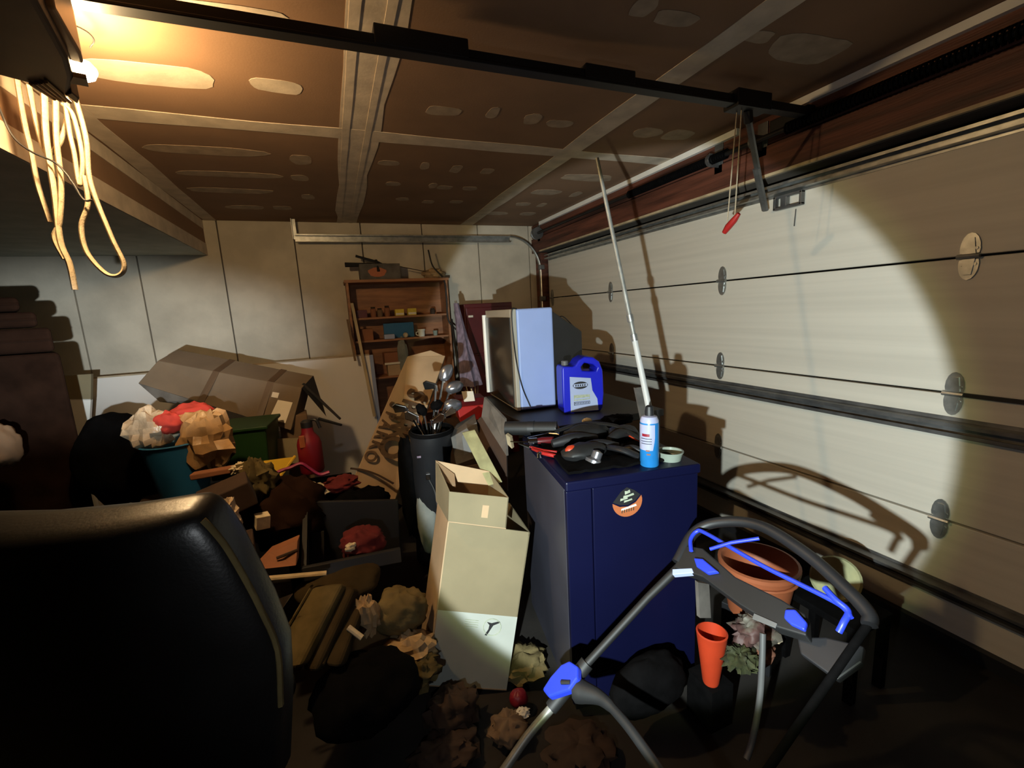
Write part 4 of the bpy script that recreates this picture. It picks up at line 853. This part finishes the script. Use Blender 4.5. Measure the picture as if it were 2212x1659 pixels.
# teal wastebasket with bag
tb0 = at(402, 1062, 'y', 2.65); tw = thing('wastebasket', 'teal plastic wastebasket stuffed with crinkled bags', 'wastebasket', (tb0.x, tb0.y, tb0.z))
MB().lathe([(.105, 0), (.150, .27), (.158, .275), (.150, .280), (.142, .27), (.100, .01)], tb0, 28).build('basket', M['teal'], tw, smooth=40)
boxthing('wooden_stool', 'dark box under the teal wastebasket', 'box', 402, 1100, 2.65, (.4, .35, .12), 'brown', 8, ground=True)
blobthing('crinkled_bag', 'whitish crinkled plastic bag on the left of the wastebasket', 'plastic bag', 322, 930, 2.62, (.095, .08, .10), 'plasticbag', .38, 2.6, 7, .45, 12, None, True)
blobthing('tan_plastic_bag', 'tan crinkled bag hanging over the right of the wastebasket', 'plastic bag', 445, 950, 2.58, (.115, .08, .15), 'tanbag', .36, 2.4, 9, .45, 12, None, True)
blobthing('red_cloth', 'large bright red cloth bundle on top of the wastebasket', 'cloth', 418, 895, 2.66, (.10, .07, .062), 'redcloth', .25, 2, 4)
blobthing('red_cloth', 'small red cloth bundle left of the large red bundle', 'cloth', 365, 912, 2.60, (.055, .05, .055), 'redcloth', .3, 2, 14)
blobthing('tan_bundle', 'tan cloth bundle at the extreme left before the dark stack', 'cloth', 6, 962, 2.7, (.06, .06, .10), 'card3', .2, 2, 95)
# green tote
gtc = at(535, 1005, 'y', 2.98); t = thing('green_tote', 'dark green plastic tote below the tilted carton', 'tote', (gtc.x, gtc.y, gtc.z-.02))
MB().box((gtc.x, gtc.y, gtc.z+.11), (.30, .28, .28), RZ(-6), (1.12, 1.12)).build('tub', M['green'], t, bevel=.01)
MB().box((gtc.x, gtc.y, gtc.z+.255), (.36, .34, .02), RZ(-6)).build('rim', M['green'], t, bevel=.005)
boxthing('black_bin', 'black bin under the green tote', 'bin', 545, 1040, 2.98, (.42, .3, .1), 'black', 4, ground=True)
# yellow tray
yt = thing('yellow_tray', 'yellow plastic scoop tray lying on the pile', 'tray', at(585, 1035, 'y', 2.55))
pg = [at(546, 998, 'y', 2.55), at(637, 986, 'y', 2.72), at(606, 1028, 'y', 2.55), at(582, 1050, 'y', 2.45)]
MB().prism3(pg, (0, .02, -.012)).build('tray_floor', M['yellow'], yt, bevel=.003)
MB().tube(pg[1:], .008, 6).build('tray_lip', M['yellow'], yt)
# crimson canister
cc = at(676, 1018, 'y', 2.75); t = thing('crimson_canister', 'upright crimson red canister with a black neck on the pile', 'canister', cc)
MB().lathe([(.060, 0), (.066, .01), (.066, .17), (.058, .20), (.034, .235), (.030, .27)], cc, 22).build('tank', M['crimson'], t, smooth=40)
MB().lathe([(.032, .268), (.032, .30), (.02, .31)], cc, 16).build('neck', M['black'], t, smooth=40)
MB().tube(bez([cc+V((0, 0, .30)), cc+V((.05, -.02, .31)), cc+V((.07, -.03, .26))], 6), .009, 6).build('lever', M['black'], t, smooth=60)
MB().box(cc+V((-.03, -.058, .20)), (.03, .01, .07)).build('gauge_plate', M['terra'], t, bevel=.003)
boxthing('black_case', 'black case under the crimson canister', 'case', 690, 1075, 2.75, (.36, .30, .16), 'blackcloth', -6, ground=True)
for k, (a, c, lb) in enumerate([((655, 830), (735, 905), 'upper black rod sticking out right of the tilted carton'), ((690, 905), (737, 918), 'lower black rod sticking out right of the crimson canister')]):
    o = MB().tube([at(*a, 'y', 3.3), at(*c, 'y', 3.1)], [.012, .008], 8).build('black_rod', M['black'], loc=at(*a, 'y', 3.3), smooth=40); tag(o, lb, 'rod')
o = MB().tube(bez([at(x, y, 'y', 2.5) for x, y in [(583, 1045), (598, 1022), (628, 1010), (650, 1002), (668, 1012), (690, 1025), (712, 1020)]], 8), .010, 6).build('magenta_cable', M['magenta'], loc=at(583, 1045, 'y', 2.5), smooth=60); tag(o, 'dark magenta cable looping over the dark pile', 'cable')
blobthing('beige_towel', 'beige towel draped right of the brown box in the pile', 'towel', 556, 1040, 2.32, (.075, .08, .10), 'olive', .45, 3.2, 5, .4)
blobthing('pale_rag', 'pale pinkish rag above the brown box', 'rag', 525, 1010, 2.36, (.05, .05, .022), 'offwhite', .5, 3.2, 15, .4)
boxthing('brown_tilted_box', 'dark brown box lying tilted left of the beige towel', 'box', 490, 1075, 2.15, (.20, .18, .11), 'brown', 12, 0, -14)
boxthing('brown_plank', 'brown plank end sticking out over the wastebasket foot', 'plank', 465, 1020, 2.40, (.20, .05, .03), 'redbrown', -10, 0, -4)
boxthing('dark_crate', 'dark crate under the grey crinkled bag by the chair', 'crate', 500, 1185, 1.95, (.16, .16, .06), 'brown', 10, ground=True)
blobthing('clear_bag', 'grey crinkled plastic bag beside the chair edge', 'plastic bag', 495, 1120, 1.90, (.038, .05, .075), 'plasticbag', .4, 3, 27, .45, 11, None, True)
boxthing('white_carton', 'small cream carton in the dark middle of the pile', 'carton', 566, 1125, 2.10, (.055, .05, .06), 'offwhite', 20, 6, 8, .003)
blobthing('cream_cloth', 'cream crumpled cloth left of the golf bag in the pile', 'cloth', 672, 1068, 2.40, (.075, .06, .055), 'offwhite', .4, 2.6, 18, .3)
blobthing('dark_jacket', 'dark brown jacket heaped in the middle of the pile', 'jacket', 622, 1110, 2.30, (.19, .16, .15), 'brownstuff', .3, 2, 21, .2)
blobthing('dark_coat', 'black coat heaped at the foot of the golf bag', 'coat', 775, 1112, 2.42, (.19, .14, .14), 'blackcloth', .3, 2, 31, .2)
blobthing('red_dark_cloth', 'dull dark red cloth above the black coat', 'cloth', 735, 1045, 2.55, (.10, .08, .04), 'dredcloth', .3, 2.4, 33, .2)
# brown opened carton low in the pile
oc = thing('red_brown_carton', 'red brown open carton lying low right of the chair', 'carton', at(590, 1230, 'y', 1.85))
MB().prism3([at(545, 1232, 'y', 1.82), at(640, 1222, 'y', 1.82), at(643, 1168, 'y', 1.92), at(580, 1195, 'y', 1.92)], (0, .10, -.02)).build('carton_body', M['redbrown'], oc, bevel=.003)
MB().tube([at(597, 1206, 'y', 1.86), at(643, 1188, 'y', 1.88)], .006, 6).build('handle_slot', M['brown'], oc)
# black laundry tub with red cloth
bt = thing('black_tub', 'black open tub holding a dark red cloth before the golf bag', 'tub', at(760, 1225, 'y', 1.95))
cT = at(755, 1165, 'y', 2.0)
MB().slab([at(650, 1228, 'y', 1.86), at(865, 1185, 'y', 1.90), at(868, 1215, 'y', 1.88), at(655, 1258, 'y', 1.84)], (0, .02, 0)).build('front_rim', M['black'], bt, bevel=.004)
MB().slab([at(655, 1085, 'y', 2.25), at(860, 1080, 'y', 2.25), at(865, 1200, 'y', 2.22), at(655, 1235, 'y', 2.22)], (0, .02, 0)).build('back_wall', M['black'], bt, bevel=.004)
MB().slab([at(655, 1085, 'y', 2.25), at(650, 1232, 'y', 1.86), at(654, 1262, 'y', 1.86), at(658, 1190, 'y', 2.25)], (.02, 0, 0)).build('side_wall', M['charcoal'], bt)
MB().slab([at(675, 1150, 'y', 2.19), at(700, 1148, 'y', 2.19), at(700, 1212, 'y', 2.15), at(672, 1215, 'y', 2.15)], (0, .01, 0)).build('grey_panel', M['charcoal'], bt)
blobthing('dark_red_cloth', 'dark red cloth lying in the black tub', 'cloth', 782, 1172, 2.02, (.095, .08, .07), 'dredcloth', .3, 2, 41, .25)
blobthing('cream_scrap', 'small cream scrap on the dark red cloth in the tub', 'scrap', 757, 1182, 1.94, (.022, .015, .018), 'offwhite', .4, 2, 43)
# pale rail and papers
o = MB().tube([at(553, 1252, 'y', 1.72), at(705, 1238, 'y', 1.72)], .013, 8, flat=.6).build('pale_rail', M['oldwood'], loc=at(620, 1250, 'y', 1.72), smooth=40); tag(o, 'pale wooden rail lying across the pile right of the chair', 'rail')
for k, (pts, lb) in enumerate([([(545, 1248), (590, 1262), (575, 1300), (560, 1285)], 'upper white paper sheet beside the chair edge'), ([(572, 1305), (632, 1282), (602, 1325), (590, 1330)], 'lower white paper sheet above the olive cushions')]):
    o = MB().prism3([at(x, y, 'y', 1.62-.02*k) for x, y in pts], (0, .004, -.004)).build('paper_sheet', M['offwhite'], loc=at(*pts[0], 'y', 1.62)); tag(o, lb, 'paper')
# olive cushions
for k, (a, c, w, m, lb) in enumerate([((708, 1262), (608, 1445), .10, 'olive', 'wide olive cushion leaning right of the chair'), ((752, 1268), (665, 1450), .045, 'darkolive', 'dark olive cushion in the middle of the three leaning cushions'), ((775, 1290), (715, 1440), .045, 'darkolive', 'rightmost dark cushion of the three leaning cushions')]):
    A_, C_ = at(*a, 'y', 1.70), at(*c, 'y', 1.42); ww = V((w*.55, -.02, -.0)); t = thing('leaning_cushion', lb, 'cushion', C_, 'cushions leaning beside the chair')
    MB().slab([A_-ww, A_+ww, C_+ww, C_-ww], (.02, .06, -.05)).build('cushion', M[m], t, bevel=.018, seg=3)
    MB().tube([A_-ww, C_-ww], .005, 6).build('edge_strip', M[m], t)
blobthing('olive_pouffe', 'dark olive rounded pouffe behind the leaning cushions', 'pouffe', 735, 1262, 1.85, (.17, .13, .06), 'darkolive', .15, 1.6, 51)
# khaki duffel and clothes
blobthing('khaki_duffel', 'khaki canvas bag stuffed left of the tall carton', 'bag', 866, 1318, 1.70, (.105, .09, .085), 'khaki', .2, 2.0, 61, .2, 22)
blobthing('beige_sack', 'small beige sack at the left end of the khaki bag', 'sack', 792, 1330, 1.66, (.048, .05, .075), 'tancloth', .35, 2.6, 63, .35, 12, None, True)
blobthing('tan_clothes', 'tan crumpled clothes under the khaki bag', 'clothes', 885, 1405, 1.60, (.10, .09, .06), 'tancloth', .4, 2.8, 65, .45, 13, None, True)
blobthing('brown_clothes', 'brown folded clothes below the tan crumpled clothes', 'clothes', 895, 1450, 1.52, (.09, .08, .05), 'olive', .35, 3, 67, .4)
blobthing('black_sack', 'black sack between the leaning cushions and the tan clothes', 'sack', 790, 1490, 1.42, (.17, .15, .10), 'blackcloth', .2, 2, 69)
for k, (a, c, lb) in enumerate([((752, 1355), (782, 1378), 'short pale stick beside the beige sack'), ((872, 1458), (905, 1482), 'short pale stick at the foot of the tall carton')]):
    o = MB().tube([at(*a, 'y', 1.55), at(*c, 'y', 1.52)], .010, 8).build('pale_stick', M['offwhite'], loc=at(*c, 'y', 1.53), smooth=40); tag(o, lb, 'stick')
blobthing('red_scrap', 'small dark red scrap beside the foot of the tall carton', 'scrap', 915, 1482, 1.48, (.020, .02, .014), 'crimson', .3, 2, 71)
# floor litter at the bottom
def litter(name, label, cat, px, py, z, r, m, **k):
    c = at(px, py, 'z', z); t = MB().blob(c, r, k.get('amp', .35), 2.4, px % 91, 16, -z+.003 if z < r[2] else None, k.get('crease', .4)).build(name, M[m], loc=(c.x, c.y, max(0, c.z-r[2])), smooth=70); return tag(t, label, cat)
litter('brown_paper_bag', 'brown crumpled paper bag at the foot of the tall carton', 'paper bag', 975, 1535, .07, (.10, .09, .075), 'brown')
litter('red_cup', 'crimson plastic cup lying on the floor under the mower handle', 'cup', 1120, 1508, .06, (.036, .034, .034), 'crimson', amp=.1, crease=0)
litter('kraft_bag', 'tan crumpled paper bag below the crimson cup', 'paper bag', 1100, 1572, .05, (.075, .06, .045), 'card3')
litter('white_tissue', 'white crumpled tissue between crimson cup and tan paper bag', 'tissue', 1130, 1540, .075, (.026, .02, .014), 'paper')
litter('leaf_heap', 'heap of dark leaves beside the navy cabinet foot', 'leaf heap', 1130, 1430, .05, (.10, .09, .05), 'khaki')
litter('brown_rag', 'dark brown rag on the floor at the bottom centre', 'rag', 960, 1625, .04, (.12, .08, .04), 'brown')
litter('dark_rag', 'brown rag on the floor under the grey mower brace', 'rag', 1250, 1620, .04, (.12, .10, .04), 'brown')
c = at(240, 1640, 'z', .30); o = MB().box(c, (.36, .24, .02), RZ(-24) @ RX(8)).build('cardboard_flap', M['card3'], loc=c, bevel=.002); tag(o, 'brown cardboard flap at the bottom left below the chair back', 'cardboard')
o = MB().box((c.x, c.y+.02, .135), (.40, .3, .25), RZ(-24)).build('floor_carton', M['brown'], loc=(c.x, c.y, 0), bevel=.004); tag(o, 'dark carton on the floor below the brown cardboard flap', 'cardboard box')
# ================================================================== BLACK OFFICE CHAIR (seen from behind)
CX, CY = -.56, .93
chz = thing('office_chair', 'black leather office chair seen from behind with glossy rounded back', 'office chair', (CX, CY+.2, 0))
rows = [(.56, .345, .045), (.75, .375, .052), (.89, .388, .056), (1.00, .372, .058), (1.08, .354, .058), (1.14, .336, .058), (1.176, .320, .058), (1.196, .309, .055), (1.208, .297, .048), (1.214, .27, .036), (1.217, .15, .02)]
n = 56; vs = []
for z, hw, hd in rows:
    z = z*.974
    yb = CY+.03+.12*(z-1.25)*-.35
    for j in range(n):
        a = 2*math.pi*j/n; cx, sy_ = math.cos(a), math.sin(a)
        x = math.copysign(abs(cx)**.30, cx)*hw; y = math.copysign(abs(sy_)**.40, sy_)*hd
        k = max(0, (z-1.05)/.17)
        vs.append((CX+x, yb+y+.05*(x/.35)**2, z+k*(.020*(abs(x)/.3)**3+.040*(y/.058+1)*.5)))
fs = [(i*n+j, i*n+(j+1) % n, (i+1)*n+(j+1) % n, (i+1)*n+j) for i in range(len(rows)-1) for j in range(n)]+[tuple(range(n)), tuple(range((len(rows)-1)*n, len(rows)*n))]
MB().add(vs, fs).build('backrest', M['leather'], chz, smooth=50)
edge_glint = []
for z, hw, hd in rows[1:-3]: edge_glint.append(V((CX+hw-.004, CY+.03+.12*(z-1.25)*-.35+.05*(hw/.35)**2-.030, z*.974+.02*max(0, (z-1.05)/.17))))
MB().tube(bez(edge_glint, 4), .007, 6).build('edge_strip', M['olive'], chz, smooth=60)  # olive strip on one edge paints the bulb's highlight along the backrest side
MB().box((CX, CY+.27, .47), (.42, .36, .10)).build('seat', M['leather'], chz, bevel=.04, seg=4)
MB().tube([(CX, CY+.26, .08), (CX, CY+.26, .43)], .03, 12).build('gas_lift', M['blackmetal'], chz, smooth=40)
MB().box((CX, CY+.06, .55), (.10, .05, .30)).build('back_bracket', M['blackmetal'], chz)
for k in range(5):
    a = k*2*math.pi/5+.3; e = V((CX+.26*math.cos(a), CY+.26+.26*math.sin(a), .075)); leg = MB().tube([(CX, CY+.26, .11), e], [.030, .018], 8).build('base_leg', M['blackmetal'], chz, smooth=40)
    MB().lathe([(.026, -.012), (.026, .012)], e-V((0, 0, .048)), 12, M=Matrix.Rotation(math.pi/2, 4, 'X')).build('caster', M['black'], leg)
chz.rotation_euler = (0, 0, math.radians(-21)); chz.location = (-.500, 1.215, 0)
# ================================================================== LAWN MOWER
PP = V((.54, 1.05, .40)); un = V((.46, -.02, .35)).normalized(); pn_ = un.cross(V((0, 1, 0))).normalized()
def mp(px, py, d=0): return atp(px, py, PP+pn_*d, pn_)
mw = thing('lawn_mower', 'lawn mower with charcoal folding handle and bright blue bail bars', 'lawn mower', (.0, .80, 0))
MB().tube([mp(1262, 1440), mp(1400, 1290), mp(1470, 1222)], [.012, .012, .014], 10).build('upper_tube', M['charcoal'], mw, smooth=40)
MB().tube([mp(1878, 1345), PP+V((.05, -.50, .02))], .009, 10).build('upper_tube', M['blackcloth'], mw, smooth=40)
grip = bez([mp(x, y, .01) for x, y in [(1462, 1215), (1500, 1150), (1555, 1128), (1640, 1135), (1740, 1195), (1830, 1275), (1876, 1325), (1878, 1350)]], 8)
MB().tube(grip, .0165, 10).build('grip_bar', M['black'], mw, smooth=60)
def slabp(pxs, d0, d1, nm, m, bevel=.004, parent=None):
    return MB().prism3([mp(x, y, d0) for x, y in pxs], pn_*(d1-d0)).build(nm, m, parent or mw, bevel=bevel)
con = slabp([(1490, 1192), (1530, 1200), (1600, 1262), (1700, 1312), (1752, 1345), (1755, 1392), (1690, 1372), (1610, 1322), (1530, 1262), (1468, 1240)], -.02, .02, 'console', M['charcoal'])
slabp([(1502, 1210), (1522, 1212), (1556, 1240), (1532, 1244), (1508, 1228)], .02, .034, 'blue_button', M['kblue'], parent=con)
slabp([(1700, 1322), (1722, 1322), (1747, 1350), (1742, 1368), (1712, 1354), (1697, 1340)], .02, .034, 'blue_button', M['kblue'], parent=con)
slabp([(1458, 1236), (1500, 1234), (1504, 1244), (1458, 1248)], .004, .022, 'latch', M['lblue'], parent=con, bevel=.002)
slabp([(1630, 1326), (1680, 1348), (1676, 1358), (1626, 1338)], .02, .024, 'grey_trim', M['grey'], parent=con, bevel=.001)
MB().tube(bez([mp(x, y, .03) for x, y in [(1493, 1190), (1492, 1165), (1505, 1148), (1525, 1152), (1640, 1218), (1720, 1258), (1800, 1298), (1828, 1318), (1838, 1335)]], 8), .0065, 8).build('bail_bar', M['kblue'], mw, smooth=60)
MB().tube([mp(1534, 1186, .045), mp(1580, 1172, .05), mp(1640, 1163, .045)], .0055, 8).build('bail_bar', M['kblue'], mw, smooth=60)
MB().tube(bez([mp(1782, 1270, .04), mp(1805, 1295, .04), mp(1832, 1320, .03), mp(1822, 1345, .03), mp(1812, 1365, .02)], 6), .0075, 8).build('bail_bar', M['kblue'], mw, smooth=60)
slabp([(1728, 1385), (1790, 1385), (1872, 1405), (1868, 1440), (1815, 1478), (1735, 1420)], -.04, -.02, 'discharge_flap', M['black'])
# folding joint
slabp([(1240, 1436), (1258, 1448), (1258, 1475), (1240, 1500), (1195, 1515), (1182, 1498), (1200, 1470), (1222, 1445)], .012, .040, 'joint_clamp', M['kblue'], bevel=.006)
MB().tube([mp(1268, 1432), mp(1190, 1530)], [.022, .020], 10).build('joint_sleeve', M['charcoal'], mw, smooth=40)
MB().tube([mp(1232, 1474, .04), mp(1212, 1474, .045)], .006, 8).build('clamp_bolt', M['charcoal'], mw, smooth=40)
MB().tube(bez([mp(1195, 1525), mp(1140, 1590), mp(1090, 1662), mp(1020, 1760)], 6), .013, 10).build('lower_tube', M['pole'], mw, smooth=60)
MB().tube(bez([mp(1250, 1492), mp(1300, 1510), mp(1345, 1555), mp(1390, 1615), mp(1440, 1690), mp(1500, 1800)], 8), [.034, .033, .030, .028, .026, .024, .022, .020, .018, .017, .016, .015]+[.013]*29, 10).build('cross_brace', M['charcoal'], mw, smooth=60)
MB().tube([PP+V((.03, -.50, 0)), V((.12, .56, .22))], .013, 10).build('lower_tube', M['pole'], mw, smooth=60)
MB().blob((.06, .74, .20), (.20, .22, .10), .05, 1.5, 2, 16).build('deck', M['charcoal'], mw, smooth=60)
for x, y in ((-.10, .52), (-.10, .96), (.20, .52), (.20, .96)): MB().lathe([(.09, -.025), (.10, -.015), (.10, .015), (.09, .025)], (x, y, .10), 20, M=Matrix.Rotation(math.pi/2, 4, 'X')).build('wheel', M['black'], mw, smooth=40)
cb_ = bez([at(1648, 1368, 'z', .45), at(1646, 1440, 'z', .36), at(1640, 1520, 'z', .25), at(1625, 1600, 'z', .14), at(1612, 1640, 'z', .10)], 8)
o = MB().tube(cb_, .010, 8).build('grey_stake', M['grey'], loc=cb_[-1], smooth=60); tag(o, 'thin grey bent stake standing below the mower console', 'stake')
# black bag behind the brace
blobthing('black_bin_bag', 'black bin bag on the floor before the navy cabinet', 'bin bag', 1400, 1478, 1.12, (.16, .07, .11), 'blackcloth', .12, 1.8, 77)
# ================================================================== BUCKETS AND SACKS RIGHT OF THE CABINET
kb = at(1638, 1212, 'z', .47); bk2 = thing('orange_bucket', 'faded orange plastic bucket standing behind the mower handle', 'bucket', (kb.x, kb.y, .25))
MB().lathe([(.108, 0), (.140, .205), (.152, .207), (.152, .222), (.140, .225), (.132, .215), (.100, .01)], (kb.x, kb.y, .25), 32).build('bucket_wall', M['terra'], bk2, smooth=40)
MB().tube([V((kb.x, kb.y, .445))+V((.143*math.cos(a), .143*math.sin(a), -.02)) for a in [i*2*math.pi/28 for i in range(28)]], .006, 6, closed=True).build('rim_ring', M['terra'], bk2, smooth=60)
o = MB().box((kb.x+.04, kb.y+.04, .125), (.20, .20, .25), RZ(20)).build('floor_box', M['black'], loc=(kb.x, kb.y, 0), bevel=.004); tag(o, 'black box under the faded orange bucket', 'box')
oc = at(1538, 1472, 'y', 1.06); t = thing('orange_flower_pot', 'red orange tapered pot beside the right foot of the navy cabinet', 'pot', (oc.x, oc.y, oc.z))
MB().lathe([(.026, 0), (.029, .01), (.053, .205), (.048, .208), (.026, .012)], (oc.x-.006, oc.y, oc.z), 24).build('pot_wall', M['redorange'], t, smooth=40)
o = MB().box((oc.x+.01, oc.y+.02, oc.z/2), (.10, .12, max(.02, oc.z))).build('brick_block', M['brown'], loc=(oc.x, oc.y, 0)); o.data.materials[0] = M['blackcloth']; tag(o, 'dark block under the red orange tapered pot', 'block')
o = MB().slab([at(1508, 1258, 'y', 1.09), at(1532, 1262, 'y', 1.09), at(1536, 1335, 'y', 1.07), at(1512, 1335, 'y', 1.07)], (0, .015, 0)).build('grey_stick', M['dirtygrey'], loc=at(1520, 1335, 'y', 1.33)); tag(o, 'grey flat stick standing in the red orange pot', 'stick')
blobthing('printed_sack', 'torn printed sack of pale and red colours below the mower console', 'sack', 1632, 1362, 1.03, (.085, .06, .05), 'pinkbag', .35, 3, 81, .4)
blobthing('red_earth_heap', 'reddish earth spilled under the printed sack', 'earth', 1625, 1405, 1.02, (.09, .06, .035), 'terrasoil', .3, 2.4, 83)
blobthing('weed_tuft', 'dry green weeds on the floor right of the red orange pot', 'weeds', 1598, 1422, .99, (.06, .05, .03), 'weed', .6, 4, 85, .4)
blobthing('pale_stone', 'pale cream stone right of the printed sack', 'stone', 1675, 1380, 1.0, (.022, .02, .013), 'offwhite', .25, 2, 87)
lid = at(1805, 1250, 'x', 1.75); t = thing('round_lid', 'pale round lid leaning behind the right end of the mower grip', 'lid', lid-V((0, 0, .09)))
MB().lathe([(.085, 0), (.088, .006), (.080, .014), (.02, .016)], lid, 28, M=Matrix.Rotation(math.radians(-50), 4, 'Y') @ Matrix.Rotation(math.radians(15), 4, 'X')).build('disc', M['greenwood'], t, smooth=40)
t = thing('low_stand', 'low black stand by the garage door under the pale round lid', 'stand', (lid.x, lid.y, 0))
MB().box((lid.x, lid.y, lid.z-.105), (.22, .30, .03)).build('stand_top', M['blackcloth'], t, bevel=.004)
for dx in (-.09, .09):
    for dy in (-.13, .13): MB().box((lid.x+dx, lid.y+dy, (lid.z-.12)/2), (.03, .03, lid.z-.12)).build('leg', M['blackcloth'], t)
